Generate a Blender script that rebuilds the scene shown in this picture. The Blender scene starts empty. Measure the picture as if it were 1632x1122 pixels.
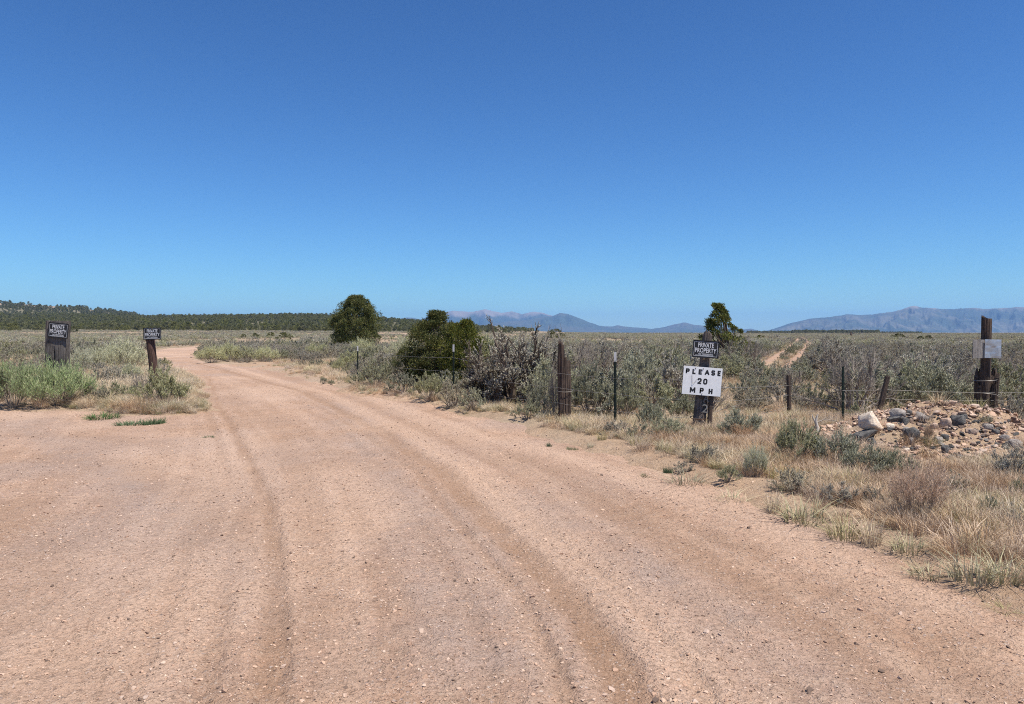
import bpy, bmesh, math, random
import numpy as np
from mathutils import Vector, Matrix
sc = bpy.context.scene
COL = sc.collection
rad = math.radians
# ---------------------------------------------------------------- camera, sky, sun, exposure
F, HY, CX, CY, EYE = 1200.0, 530.0, 816.0, 561.0, 1.6
PITCH = math.atan((CY - HY) / F)
cam = bpy.data.objects.new('camera', bpy.data.cameras.new('camera')); COL.objects.link(cam)
cam.location = (0, 0, EYE); cam.rotation_euler = (math.pi / 2 - PITCH, 0, 0)
cam.data.lens = 36 * F / 1632; cam.data.sensor_width = 36; cam.data.clip_end = 80000; cam.data.clip_start = 0.05
sc.camera = cam
SUN_EL, SUN_AZ = 65.0, 125.0                      # elevation; compass angle from +Y towards +X
w = bpy.data.worlds.new('World'); sc.world = w; w.use_nodes = True
wn = w.node_tree; bg = wn.nodes['Background']
sky = wn.nodes.new('ShaderNodeTexSky'); sky.sky_type = 'NISHITA'; sky.sun_disc = False
sky.sun_elevation = rad(SUN_EL); sky.sun_rotation = rad(SUN_AZ)
sky.altitude = 1800; sky.air_density = 1.3; sky.dust_density = 0.0; sky.ozone_density = 4.0
def vscale(src, k):
    x = wn.nodes.new('ShaderNodeVectorMath'); x.operation = 'SCALE'; x.inputs['Scale'].default_value = k; wn.links.new(src, x.inputs[0]); return x.outputs[0]
gm = wn.nodes.new('ShaderNodeGamma'); gm.inputs['Gamma'].default_value = 1.31      # deep, contrasty high altitude blue
wn.links.new(vscale(sky.outputs[0], .145), gm.inputs[0]); tn = wn.nodes.new('ShaderNodeVectorMath'); tn.operation = 'MULTIPLY'; tn.inputs[1].default_value = (2.2, 3.45, 4.5); wn.links.new(gm.outputs[0], tn.inputs[0]); wn.links.new(tn.outputs[0], bg.inputs[0]); bg.inputs[1].default_value = 0.145
sl = bpy.data.lights.new('sun', 'SUN'); sl.energy = 5.0; sl.angle = rad(0.5); sl.color = (1, .94, .84)
sun = bpy.data.objects.new('sun', sl); COL.objects.link(sun)
sd = Vector((math.cos(rad(SUN_EL)) * math.sin(rad(SUN_AZ)), math.cos(rad(SUN_EL)) * math.cos(rad(SUN_AZ)), math.sin(rad(SUN_EL))))
sun.rotation_euler = sd.to_track_quat('Z', 'Y').to_euler(); sun.location = (0, 0, 50)
sc.view_settings.view_transform = 'Standard'; sc.view_settings.look = 'None'; sc.view_settings.gamma = 1
sc.view_settings.exposure = 0.45
cy = sc.cycles
cy.max_bounces = 6; cy.diffuse_bounces = 3; cy.transmission_bounces = 3; cy.volume_bounces = 1; cy.transparent_max_bounces = 8
cy.use_denoising = False; cy.filter_width = 1.05
cy.sample_clamp_indirect = 4

# ---------------------------------------------------------------- numbers: noise, ground points
def _h(ix, iy, s):
    n = (ix.astype(np.int64) * 374761393 + iy.astype(np.int64) * 668265263 + s * 974634777) & 0xffffffff
    n = ((n ^ (n >> 13)) * 1274126177) & 0xffffffff
    return ((n ^ (n >> 16)) & 0xffff) / 65535.0
def vnoise(x, y, s=0):
    x = np.asarray(x, float); y = np.asarray(y, float)
    ix = np.floor(x); iy = np.floor(y); fx = x - ix; fy = y - iy
    fx = fx * fx * (3 - 2 * fx); fy = fy * fy * (3 - 2 * fy)
    a = _h(ix, iy, s); b = _h(ix + 1, iy, s); c = _h(ix, iy + 1, s); d = _h(ix + 1, iy + 1, s)
    return (a * (1 - fx) + b * fx) * (1 - fy) + (c * (1 - fx) + d * fx) * fy
def fbm(x, y, o=4, s=0, g=.5):
    t = 0; a = 1; n = 0
    for k in range(o):
        t = t + a * vnoise(x * 2 ** k + 17.3 * k, y * 2 ** k - 9.1 * k, s + k); n += a; a *= g
    return t / n
def sstep(a, b, x):
    t = np.clip((x - a) / (b - a), 0, 1); return t * t * (3 - 2 * t)
def gp(px, py, z=0.0):
    """the point at height z that shows at pixel px, py of the photograph"""
    dx = (px - CX) / F; dz = -(py - CY) / F
    c, s = math.cos(PITCH), math.sin(PITCH)
    y = c * 1 + s * dz; zz = -s * 1 + c * dz
    t = (z - EYE) / zz
    return Vector((dx * t, y * t, z))
def at(px, Y):
    return ((px - CX) / F * Y, Y)
def pxof(X, Y):
    return CX + F * X / np.maximum(Y, .01)

# outline of the dirt road (ground metres), anticlockwise from the right foreground
E_R = [(1632, 965), (1400, 872), (1200, 792), (1000, 722), (870, 692), (700, 646), (560, 626), (510, 608), (440, 590), (380, 581), (330, 577), (312, 571), (310, 563), (330, 556.5), (400, 550.5), (470, 547)]
E_L = [(470, 543.5), (400, 546), (262, 555), (225, 565), (270, 579), (305, 601), (322, 640), (316, 657), (250, 659), (150, 655), (0, 652)]
ROAD = [(14, -14), (6.5, -4), (4.4, 1), (3.6, 3)] + [tuple(gp(*p)[:2]) for p in E_R] + [tuple(gp(*p)[:2]) for p in E_L] + [(-22, 17), (-40, 18.5), (-40, -14)]
ROAD = np.array(ROAD)
def seg_dist(P, A, B):
    d = B - A; t = np.clip(((P - A) @ d) / (d @ d), 0, 1)
    q = P - (A + t[:, None] * d); return np.hypot(q[:, 0], q[:, 1])
def road_sd(x, y):
    """distance to the road outline, negative inside"""
    P = np.stack([np.ravel(x), np.ravel(y)], 1); D = np.full(len(P), 1e9); ins = np.zeros(len(P), bool)
    n = len(ROAD)
    for i in range(n):
        A, B = ROAD[i], ROAD[(i + 1) % n]
        D = np.minimum(D, seg_dist(P, A, B))
        c = (A[1] > P[:, 1]) != (B[1] > P[:, 1])
        xi = A[0] + (P[:, 1] - A[1]) / (B[1] - A[1] + 1e-12) * (B[0] - A[0])
        ins ^= c & (P[:, 0] < xi)
    D = np.where(ins, -D, D)
    D = D + (fbm(P[:, 0] * 1.3, P[:, 1] * 1.3, 3, 5) - .5) * .9 * np.clip(P[:, 1] / 10, .5, 1.2)
    return D.reshape(np.shape(x))
def line_dist(x, y, L):
    P = np.stack([np.ravel(x), np.ravel(y)], 1); D = np.full(len(P), 1e9)
    L = np.array(L)
    for A, B in zip(L[:-1], L[1:]): D = np.minimum(D, seg_dist(P, A, B))
    return D.reshape(np.shape(x))
def gpl(L): return [tuple(gp(*p)[:2]) for p in L]
RUTS = [(gpl([(300, 575), (360, 590), (480, 622), (600, 680), (700, 745), (800, 840), (900, 935), (985, 1060), (1040, 1180)]), .12, 1.0),
        (gpl([(330, 600), (352, 650), (392, 720), (425, 800), (438, 880), (438, 1000), (430, 1180)]), .075, .8),
        (gpl([(420, 588), (560, 632), (760, 712), (950, 790), (1180, 900), (1420, 1040), (1600, 1180)]), .3, .55),
        (gpl([(350, 610), (400, 650), (450, 700), (480, 760), (505, 860), (520, 1000), (530, 1180)]), .16, .35),
        (gpl([(380, 590), (520, 640), (640, 700), (745, 770), (860, 860), (960, 960)]), .12, .45),
        (gpl([(-300, 720), (0, 720), (170, 735), (300, 775), (365, 850)]), .35, .5),
        (gpl([(-200, 690), (60, 690), (240, 700), (380, 765), (400, 900)]), .25, .4),
        (gpl([(700, 690), (900, 760), (1150, 860), (1400, 980), (1700, 1150)]), .18, .4),
        (gpl([(20, 800), (40, 950), (70, 1180)]), .3, .4)]
_more = []
for L_, w_, s_ in RUTS[:5] + RUTS[7:8]:
    A_ = np.array(L_); d_ = np.gradient(A_, axis=0); d_ /= np.linalg.norm(d_, axis=1, keepdims=True); nn_ = np.stack([d_[:, 1], -d_[:, 0]], 1)
    for o_, k_ in ((-.34, .5), (.30, .6), (.62, .35), (-.75, .3)): _more.append(([tuple(q) for q in A_ + nn_ * o_], .055, s_ * k_))
RUTS = RUTS + _more
def rut_field(x, y):
    t = np.zeros(np.shape(x))
    for L, wd, s in RUTS:
        t = np.maximum(t, s * np.exp(-((line_dist(x, y, L) + (vnoise(np.asarray(x) * 4, np.asarray(y) * 4, 6) - .5) * wd * .5) / (wd * 1.1)) ** 4))
    return t * (0.6 + .6 * fbm(np.asarray(x) * 2.3, np.asarray(y) * 2.3, 3, 33))
PXT = np.array([-1600, -400, 0, 60, 130, 200, 225, 300, 500, 560, 650, 700, 800, 900, 1000, 3000])
R600 = np.array([527, 527, 527, 527, 527, 527, 527, 527, 528, 528.5, 529.5, 530, 531, 532.6, 533.2, 533.2])
R1400 = np.array([502, 502, 503, 503.5, 504, 505, 505.5, 506, 504, 506, 512, 518, 525, 529.5, 531.2, 531.2])
R2200 = np.array([476, 477, 483, 487, 492, 500, 504, 508, 508, 509, 515, 522, 528, 530.4, 530.7, 530.7])
R9000 = np.array([529, 529, 529, 529, 529, 529, 529, 529, 529, 529.5, 529.8, 530, 530.1, 530.2, 530.2, 530.2])
def terrain(x, y):
    x = np.asarray(x, float); y = np.asarray(y, float)
    r = np.hypot(x, y); px = np.clip(pxof(x, y), -1600, 3000); px = np.where(y < 2, np.where(x < 0, -1600, 3000), px)
    Y = np.maximum(y, 1)
    def zz(tab, D): return EYE + (HY - np.interp(px, PXT, tab)) / F * D
    zA, zB, zC, zD = zz(R600, 600), zz(R1400, 1400), zz(R2200, 2200), zz(R9000, 9000)
    z = np.where(Y < 600, zA * sstep(150, 600, Y) , zA + (zB - zA) * sstep(500, 1450, Y) )
    z = np.where(Y > 1400, zB + (zC - zB) * sstep(1400, 2200, Y), z)
    z = np.where(Y > 2200, zC + (zD - zC) * sstep(2200, 5000, Y), z)
    z = np.where(Y > 600, z, z)
    z = z * sstep(20, 150, y)
    z = z + (fbm(x / 18, y / 18, 3, 2) - .5) * .35 * sstep(14, 60, r) + (fbm(x / 160, y / 160, 2, 8) - .5) * 1.2 * sstep(100, 400, r)
    z = z + (fbm(x / 1.7, y / 1.7, 3, 4) - .5) * .08
    z = z + (fbm(x / 300, y / 300, 3, 9) - .5) * 14 * sstep(900, 1500, y) * sstep(1000, 500, px)
    # the bladed spoil heap behind the verge
    return z + mound(x, y)
MC = gp(1500, 706)
def mound(x, y):
    x = np.asarray(x, float); u = (x - MC.x) / 1.5; v = (y - MC.y) / 1.1
    q = u * u + v * v
    return .56 * np.exp(-q * 1.1) * (0.5 + 1.0 * fbm(x * 2.1, y * 2.1, 4, 71, .6)) * (q < 9)
def ground_z(x, y, sd_=None):
    s = road_sd(x, y) if sd_ is None else sd_
    s = np.where(np.hypot(x, y) > 200, 5, s)
    berm = .05 * np.exp(-((s - .45) / .35) ** 2)
    return terrain(x, y) * 1.0 + berm - .07 * sstep(.25, -.35, s)
def road_z(x, y, s, k=None):
    k = rut_field(x, y) if k is None else k
    z = terrain(x, y) - .018 - .05 * sstep(-.12, .25, s) - .04 * k
    f = sstep(30, 8, np.hypot(x, y))
    z = z + (fbm(x * 5, y * 5, 3, 12) - .5) * .022 * f + (fbm(x * 18, y * 18, 2, 14) - .5) * .009 * f
    return z
def gz(x, y):
    return float(ground_z(np.array([x]), np.array([y]))[0])

# ---------------------------------------------------------------- mesh helpers
def mk(name, V, Fs, mats=None, smooth=False, mi=None, attrs=None):
    """V (n,3); Fs a list of face arrays (each (m,k)); mi material index for each array"""
    me = bpy.data.meshes.new(name); V = np.asarray(V, np.float32)
    Fs = [np.asarray(f, np.int32) for f in (Fs if isinstance(Fs, list) else [Fs]) ]
    me.vertices.add(len(V)); me.vertices.foreach_set('co', V.ravel())
    me.loops.add(sum(f.size for f in Fs)); me.loops.foreach_set('vertex_index', np.concatenate([f.ravel() for f in Fs]))
    tot = np.concatenate([np.full(len(f), f.shape[1], np.int32) for f in Fs])
    me.polygons.add(len(tot)); st = np.zeros(len(tot), np.int32); st[1:] = np.cumsum(tot)[:-1]
    me.polygons.foreach_set('loop_start', st)
    if mi is not None: me.polygons.foreach_set('material_index', np.concatenate([np.full(len(f), m, np.int32) for f, m in zip(Fs, mi)]))
    me.polygons.foreach_set('use_smooth', np.full(len(tot), smooth))
    for m in (mats or []): me.materials.append(m)
    for k, v in (attrs or {}).items():
        a = me.attributes.new(k, 'FLOAT', 'POINT'); a.data.foreach_set('value', np.asarray(v, np.float32).ravel())
    me.update(calc_edges=True); me.validate(); return me
def link(name, me, parent=None, loc=None, col=None):
    o = bpy.data.objects.new(name, me); (col or COL).objects.link(o)
    if parent: o.parent = parent
    if loc is not None: o.location = loc
    return o
def tag(o, label=None, cat=None, group=None, kind=None):
    if label: o['label'] = label
    if cat: o['category'] = cat
    if group: o['group'] = group
    if kind: o['kind'] = kind
    return o
def thing(name, label, cat, loc=(0, 0, 0), group=None, rz=0):
    o = link(name, None, loc=loc); o.rotation_euler = (0, 0, rz); o.empty_display_size = .2
    return tag(o, label, cat, group)
def tubes(P, R, sides=3):
    P = np.asarray(P, float); R = np.asarray(R, float); N, n, _ = P.shape
    T = np.gradient(P, axis=1); T /= np.linalg.norm(T, axis=2, keepdims=True) + 1e-9
    up = np.where(np.abs(T[..., 2:3]) > .9, np.array([1., 0, 0]), np.array([0, 0, 1.]))
    A = np.cross(T, up); A /= np.linalg.norm(A, axis=2, keepdims=True) + 1e-9; B = np.cross(T, A)
    a = np.arange(sides) * 2 * np.pi / sides
    V = P[:, :, None] + R[:, :, None, None] * (A[:, :, None] * np.cos(a)[None, None, :, None] + B[:, :, None] * np.sin(a)[None, None, :, None])
    idx = np.arange(N * n * sides).reshape(N, n, sides); nx = np.roll(idx, -1, 2)
    q = np.stack([idx[:, :-1], nx[:, :-1], nx[:, 1:], idx[:, 1:]], -1).reshape(-1, 4)
    return V.reshape(-1, 3), q
def leaves(rng, P, D, L, W, out=None, k=.9):
    """thin pointed leaves as triangles, their flat sides turned mostly to the open side of the plant"""
    n = len(P); D = D / (np.linalg.norm(D, axis=1, keepdims=True) + 1e-9)
    rv = rng.normal(size=(n, 3)); rv /= np.linalg.norm(rv, axis=1, keepdims=True)
    S = np.cross(D, rv if out is None else rv * (1 - k * .5) + out * k); S /= np.linalg.norm(S, axis=1, keepdims=True) + 1e-9
    L = np.broadcast_to(L, n)[:, None]; W = np.broadcast_to(W, n)[:, None]
    V = np.stack([P - S * W / 2, P + S * W / 2, P + D * L + S * W * .1], 1).reshape(-1, 3)
    return V, np.arange(3 * n).reshape(-1, 3)
def merge(parts):
    V = []; Fs = []; o = 0
    for v, f in parts:
        V.append(v); Fs.append(np.asarray(f) + o); o += len(v)
    return np.concatenate(V), Fs

# ---------------------------------------------------------------- materials
class M:
    def __init__(s, name):
        s.m = bpy.data.materials.new(name); s.m.use_nodes = True; s.t = s.m.node_tree; s.N = s.t.nodes; s.L = s.t.links
        s.b = s.N['Principled BSDF']; s.b.inputs['Roughness'].default_value = .85; s.b.inputs['Specular IOR Level'].default_value = .25
    def n(s, typ, ins=None, **kw):
        x = s.N.new(typ)
        for k, v in kw.items(): setattr(x, k, v)
        for k, v in (ins or {}).items(): s.put(x.inputs[k], v)
        return x
    def put(s, sock, v):
        if hasattr(v, 'outputs'): v = v.outputs[0]
        if isinstance(v, bpy.types.NodeSocket): s.L.new(v, sock)
        else: sock.default_value = (tuple(v) + (1,) if isinstance(v, tuple) and len(v) == 3 and sock.type == 'RGBA' else v)
    def pos(s, obj=False):
        if not hasattr(s, '_p'): s._p = {}
        if obj not in s._p: s._p[obj] = s.n('ShaderNodeTexCoord').outputs['Object'] if obj else s.n('ShaderNodeNewGeometry').outputs['Position']
        return s._p[obj]
    def noise(s, scale, detail=4, rough=.55, vec=None, dist=0):
        return s.n('ShaderNodeTexNoise', {'Vector': vec or s.pos(), 'Scale': scale, 'Detail': detail, 'Roughness': rough, 'Distortion': dist}).outputs[0]
    def vor(s, scale, out='Color', vec=None, feature='F1', rnd=1.0):
        x = s.n('ShaderNodeTexVoronoi', {'Vector': vec or s.pos(), 'Scale': scale, 'Randomness': rnd}, feature=feature); return x.outputs[out]
    def ramp(s, fac, stops, interp='LINEAR'):
        x = s.n('ShaderNodeValToRGB', {'Fac': fac}); r = x.color_ramp; r.interpolation = interp
        while len(r.elements) < len(stops): r.elements.new(.5)
        for e, (p, c) in zip(r.elements, stops):
            e.position = p; e.color = (tuple(c) + (1,)) if isinstance(c, tuple) else (c, c, c, 1)
        return x.outputs[0]
    def mix(s, f, a, b, mode='MIX'):
        x = s.n('ShaderNodeMix', data_type='RGBA', blend_type=mode); s.put(x.inputs['Factor'], f); s.put(x.inputs[6], a); s.put(x.inputs[7], b); return x.outputs[2]
    def math(s, op, a, b=0.0, c=None, clamp=False):
        x = s.n('ShaderNodeMath', operation=op, use_clamp=clamp); s.put(x.inputs[0], a); s.put(x.inputs[1], b)
        if c is not None: s.put(x.inputs[2], c)
        return x.outputs[0]
    def attr(s, n): return s.n('ShaderNodeAttribute', attribute_name=n).outputs['Fac']
    def bump(s, h, dist=.01, strength=1.0, prev=None):
        x = s.n('ShaderNodeBump', {'Height': h, 'Distance': dist, 'Strength': strength})
        if prev is not None: s.put(x.inputs['Normal'], prev)
        return x.outputs[0]
    def out(s, color=None, normal=None, rough=None, metal=None):
        if color is not None: s.put(s.b.inputs['Base Color'], color)
        if normal is not None: s.put(s.b.inputs['Normal'], normal)
        if rough is not None: s.put(s.b.inputs['Roughness'], rough)
        if metal is not None: s.put(s.b.inputs['Metallic'], metal)
        return s.m

def soil_material(name, road):
    m = M(name)
    big = m.noise(.35, 4); mid = m.noise(2.2, 5, .6); fine = m.noise(38, 5, .75); mottle = m.noise(9, 4, .6)
    if road:
        A, B, C = (.515, .325, .222), (.36, .22, .142), (.41, .29, .235)
    else:
        A, B, C = (.50, .32, .205), (.36, .225, .14), (.42, .33, .25)
    base = m.mix(m.ramp(mid, [(.35, 0.), (.68, 1.)]), A, B)
    base = m.mix(m.ramp(big, [(.42, 0.), (.66, .85)]), base, C)
    base = m.mix(m.ramp(mottle, [(.4, 0.), (.75, .5)]), base, (.60, .44, .32))
    if road:
        k = m.math('MULTIPLY', m.attr('rut'), m.ramp(m.noise(5, 4), [(.25, .6), (.7, 1.)]))
        base = m.mix(m.math('MULTIPLY', k, 1.0, clamp=True), base, (.29, .17, .10))
        base = m.mix(m.ramp(m.attr('streak'), [(.38, .3), (.50, 0.)]), base, (.36, .22, .14)); base = m.mix(m.ramp(m.attr('streak'), [(.54, 0.), (.68, .28)]), base, (.62, .43, .31))
        base = m.mix(m.math('MULTIPLY', m.attr('grav'), .6, clamp=True), base, (.36, .285, .25))
        base = m.mix(m.math('MULTIPLY', m.attr('pale'), .65, clamp=True), base, (.62, .43, .31))
    # stones of several sizes bedded in the soil
    v = m.pos()
    c1 = m.vor(95, 'Color'); d1 = m.vor(95, 'Distance'); c2 = m.vor(38, 'Color'); d2 = m.vor(38, 'Distance')
    g1 = m.ramp(c1, [(0., (.20, .13, .10)), (.25, (.42, .28, .19)), (.5, (.56, .38, .26)), (.75, (.50, .40, .33)), (1., (.76, .64, .52))])
    g2 = m.ramp(c2, [(0., (.15, .11, .09)), (.3, (.45, .29, .2)), (.6, (.54, .40, .29)), (.85, (.44, .35, .32)), (1., (.8, .68, .56))])
    sep2 = m.n('ShaderNodeSeparateColor', {0: c2}).outputs[2]
    pick2 = m.math('MULTIPLY', m.math('LESS_THAN', d2, .33), m.math('GREATER_THAN', sep2, .62))
    col = m.mix(m.math('MULTIPLY', m.ramp(d1, [(.25, 1.), (.5, 0.)]), .42), base, g1)
    col = m.mix(m.math('MULTIPLY', pick2, .7), col, g2)
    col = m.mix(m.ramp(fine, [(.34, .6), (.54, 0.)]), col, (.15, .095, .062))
    b = m.bump(m.math('SUBTRACT', 1, d1), .006, .8)
    b = m.bump(m.math('MULTIPLY', m.math('SUBTRACT', 1, d2), pick2), .012, .8, b)
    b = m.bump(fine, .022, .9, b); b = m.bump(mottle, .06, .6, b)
    if not road:
        # far soils: dry litter and grass stubble, and pale rock where the bluff is bare
        lit = m.ramp(m.noise(.06, 6, .7), [(.4, 0.), (.6, 1.)])
        col = m.mix(m.math('MULTIPLY', lit, .55), col, (.27, .225, .145))
        col = m.mix(m.attr('rock'), col, m.mix(m.noise(.05, 5, .8), (.55, .38, .28), (.30, .2, .15)))
        col = m.mix(m.attr('wood'), col, (.16, .14, .085))
    return m.out(col, b, .95)

def leaf_material(name, cols, trans=.06, vary=.35):
    m = M(name)
    g = m.n('ShaderNodeNewGeometry'); oi = m.n('ShaderNodeObjectInfo')
    c = m.ramp(g.outputs['Random Per Island'], [(i / (len(cols) - 1), x) for i, x in enumerate(cols)])
    v = m.n('ShaderNodeHueSaturation', {'Color': c}); m.put(v.inputs['Value'], m.math('MULTIPLY_ADD', oi.outputs['Random'], vary, 1 - vary / 2))
    m.put(v.inputs['Saturation'], m.math('MULTIPLY_ADD', m.math('FRACT', m.math('MULTIPLY', oi.outputs['Random'], 7.3)), .5, .75))
    m.out(v.outputs[0], None, .8)
    t = m.n('ShaderNodeBsdfTranslucent', {'Color': v.outputs[0]}); mx = m.n('ShaderNodeMixShader', {0: trans, 1: m.b.outputs[0], 2: t.outputs[0]})
    m.L.new(mx.outputs[0], m.N['Material Output'].inputs[0]); return m.m
def bark_material(name, a, b, scale=30, stretch=.12):
    m = M(name); oc = m.pos(True)
    mp = m.n('ShaderNodeMapping', {'Vector': oc, 'Scale': (1, 1, stretch)})
    n = m.noise(scale, 6, .7, vec=mp.outputs[0])
    c = m.ramp(n, [(.3, a), (.7, b)])
    return m.out(c, m.bump(n, .02, .8), .9)
MAT = {}
MAT['road'] = soil_material('road_dirt', True)
MAT['ground'] = soil_material('range_soil', False)
MAT['sage_a'] = leaf_material('sage_leaf_olive', [(.24, .24, .15), (.35, .345, .225), (.46, .445, .30), (.57, .54, .385)])
MAT['olive'] = leaf_material('sage_leaf_green', [(.235, .24, .125), (.345, .345, .20), (.45, .44, .275), (.56, .53, .38)])
MAT['sage_b'] = leaf_material('sage_leaf_grey', [(.27, .245, .18), (.385, .35, .265), (.50, .455, .35), (.61, .56, .44)])
MAT['rabbit'] = leaf_material('rabbitbrush_leaf', [(.34, .35, .18), (.48, .49, .27), (.58, .56, .36), (.64, .6, .44)])
MAT['green'] = leaf_material('green_stem', [(.16, .26, .07), (.28, .40, .12), (.40, .49, .18), (.54, .53, .28)])
MAT['mat'] = leaf_material('ground_weed_leaf', [(.05, .09, .04), (.09, .15, .06), (.13, .2, .09)])
MAT['rust'] = leaf_material('dry_bush_stem', [(.42, .24, .12), (.58, .36, .2), (.68, .46, .28)])
MAT['dead'] = leaf_material('grey_dead_twig', [(.16, .14, .12), (.26, .235, .205), (.38, .35, .31)], .05)
MAT['juniper'] = leaf_material('juniper_leaf', [(.045, .062, .02), (.08, .098, .03), (.13, .138, .045), (.20, .17, .065)], .15)
MAT['pine'] = leaf_material('far_tree_leaf', [(.085, .10, .038), (.15, .155, .062), (.23, .215, .10)], .1)
MAT['straw'] = leaf_material('dry_grass_blade', [(.45, .35, .24), (.6, .48, .34), (.7, .58, .43), (.52, .43, .27)])
MAT['strawg'] = leaf_material('half_green_grass_blade', [(.26, .25, .13), (.42, .38, .22), (.6, .51, .34)])
MAT['strawp'] = leaf_material('grey_brown_grass_blade', [(.38, .27, .18), (.52, .38, .26), (.62, .48, .34)])
MAT['twig'] = bark_material('shrub_wood', (.11, .09, .075), (.42, .36, .30), 40)
MAT['trunk'] = bark_material('juniper_bark', (.06, .045, .035), (.17, .13, .10), 12)
MAT['deadwood'] = bark_material('bleached_wood', (.32, .29, .25), (.6, .56, .5), 20)

def wood(name, a, b, dark=(.02, .016, .014), crack=.55):
    m = M(name); oc = m.pos(True)
    mp = m.n('ShaderNodeMapping', {'Vector': oc, 'Scale': (1, 1, .06)})
    n = m.noise(46, 6, .75, vec=mp.outputs[0]); n2 = m.noise(6, 4, .6, vec=oc)
    c = m.ramp(n, [(.3, a), (.65, b)])
    c = m.mix(m.ramp(n, [(.36, 1.), (.44, 0.)]), c, dark)
    c = m.mix(m.ramp(n2, [(.45, 0.), (.7, crack)]), c, dark)
    return m.out(c, m.bump(n, .03, 1.0), .9)
MAT['tie'] = wood('weathered_tie_wood', (.06, .05, .044), (.21, .185, .165))
MAT['oldpost'] = wood('old_dark_post_wood', (.045, .032, .026), (.155, .11, .085))
MAT['signpost'] = wood('grey_post_wood', (.09, .072, .06), (.24, .195, .165), crack=.75)
MAT['brown'] = wood('brown_post_wood', (.05, .028, .022), (.13, .075, .06), crack=.3)
MAT['board'] = wood('grey_board_wood', (.19, .17, .15), (.42, .39, .36), (.07, .06, .05), .2)
def paint(name, c, c2=None, rough=.5, metal=0, sc_=14, amt=.5):
    m = M(name); n = m.noise(sc_, 5, .65, vec=m.pos(True))
    return m.out(m.mix(m.ramp(n, [(.45, 0.), (.72, amt)]), c, c2 or tuple(x * .8 for x in c)), m.bump(n, .002, .3), rough, metal)
MAT['white'] = paint('sign_white_paint', (.80, .80, .80), (.64, .63, .62))
MAT['black'] = paint('sign_black_paint', (.018, .019, .022), (.05, .05, .05))
MAT['letter_white'] = paint('letter_white_paint', (.66, .67, .69), (.42, .42, .44))
MAT['letter_black'] = paint('letter_black_paint', (.02, .02, .024), (.07, .07, .07))
MAT['green_steel'] = paint('dark_green_steel', (.016, .028, .022), (.05, .045, .035), .5, .3)
MAT['tip_white'] = paint('white_post_tip', (.6, .6, .58), (.4, .38, .34))
MAT['rusty'] = paint('rusty_steel', (.10, .05, .03), (.2, .1, .06), .8, .4)
MAT['wire'] = paint('galvanised_wire', (.36, .34, .31), (.2, .14, .1), .5, .6)
MAT['tin'] = paint('dull_metal_plate', (.42, .45, .48), (.26, .28, .3), .4, .5, 10, .7)
MAT['faint'] = paint('worn_white_paint', (.2, .19, .18), (.2, .18, .16), .9)
def rockm(name, a, b, c, s=9):
    m = M(name); oi = m.n('ShaderNodeObjectInfo'); oc = m.pos(True)
    n = m.noise(s, 6, .7, vec=oc); n2 = m.noise(s * 6, 4, .7, vec=oc)
    col = m.ramp(n, [(.3, a), (.5, b), (.72, c)])
    col = m.mix(m.ramp(n2, [(.35, .5), (.5, 0.)]), col, tuple(x * .5 for x in a))
    return m.out(col, m.bump(n2, .012, .8, m.bump(n, .03, .7)), .9)
MAT['rock_pale'] = rockm('cream_boulder_stone', (.52, .38, .28), (.72, .60, .47), (.82, .74, .62))
MAT['rock_dark'] = rockm('dark_basalt', (.05, .048, .046), (.12, .115, .11), (.25, .235, .215), 14)
MAT['rock_grey'] = rockm('grey_stone', (.17, .15, .14), (.33, .29, .26), (.5, .45, .4), 14)
MAT['rock_pink'] = rockm('pinkish_stone', (.34, .23, .17), (.5, .36, .27), (.62, .48, .37), 14)
def pebm():
    m = M('pebble_stone'); oi = m.n('ShaderNodeObjectInfo')
    c = m.ramp(oi.outputs['Random'], [(0., (.09, .065, .055)), (.12, (.22, .15, .11)), (.3, (.42, .27, .19)), (.6, (.56, .38, .27)), (.8, (.46, .36, .30)), (.95, (.58, .42, .31)), (1., (.64, .50, .39))])
    return m.out(m.mix(m.ramp(m.noise(60, 3, vec=m.pos(True)), [(.4, 0.), (.7, .35)]), c, (.3, .2, .14)), None, .9)
MAT['pebble'] = pebm()
def mountm(name, green, tan, bare):
    m = M(name); p = m.pos()
    n = m.noise(.0009, 8, .65, vec=p); n3 = m.noise(.004, 6, .7, vec=p)
    c = m.mix(m.ramp(n, [(.46, 0.), (.6, 1.)]), green, tan)
    c = m.mix(m.ramp(n3, [(.4, 0.), (.7, .5)]), c, tuple(x * .55 for x in green))
    c = m.mix(m.attr('bare'), c, bare)
    return m.out(c, None, .95)
MAT['mtn_c'] = mountm('mountain_forest', (.05, .07, .05), (.09, .09, .07), (.235, .205, .18))
MAT['mtn_r'] = mountm('mountain_slope', (.045, .065, .055), (.135, .13, .105), (.22, .19, .16))

# ---------------------------------------------------------------- ground, road, track, mountains
def polar(az, r):
    A, R = np.meshgrid(az, r); return R * np.sin(A), R * np.cos(A)
def gridf(nr, na, wrap=False):
    i = np.arange(nr * na).reshape(nr, na)
    if wrap: j = np.roll(i, -1, 1); return np.stack([i[:-1], i[1:], j[1:], j[:-1]], -1).reshape(-1, 4)
    return np.stack([i[:-1, :-1], i[1:, :-1], i[1:, 1:], i[:-1, 1:]], -1).reshape(-1, 4)
az = np.concatenate([np.linspace(-math.pi, -1.1, 40, endpoint=False), np.linspace(-1.1, 1.1, 560), np.linspace(1.1, math.pi, 41)[1:-1]])
r = np.concatenate([[.02], np.geomspace(.6, 19000, 430)])
X, Y = polar(az, r)
sdm = np.full(X.shape, 9.0); near = np.hypot(X, Y) < 200; sdm[near] = road_sd(X[near], Y[near])
Z = ground_z(X, Y, sdm)
PX = pxof(X, Y)
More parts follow.
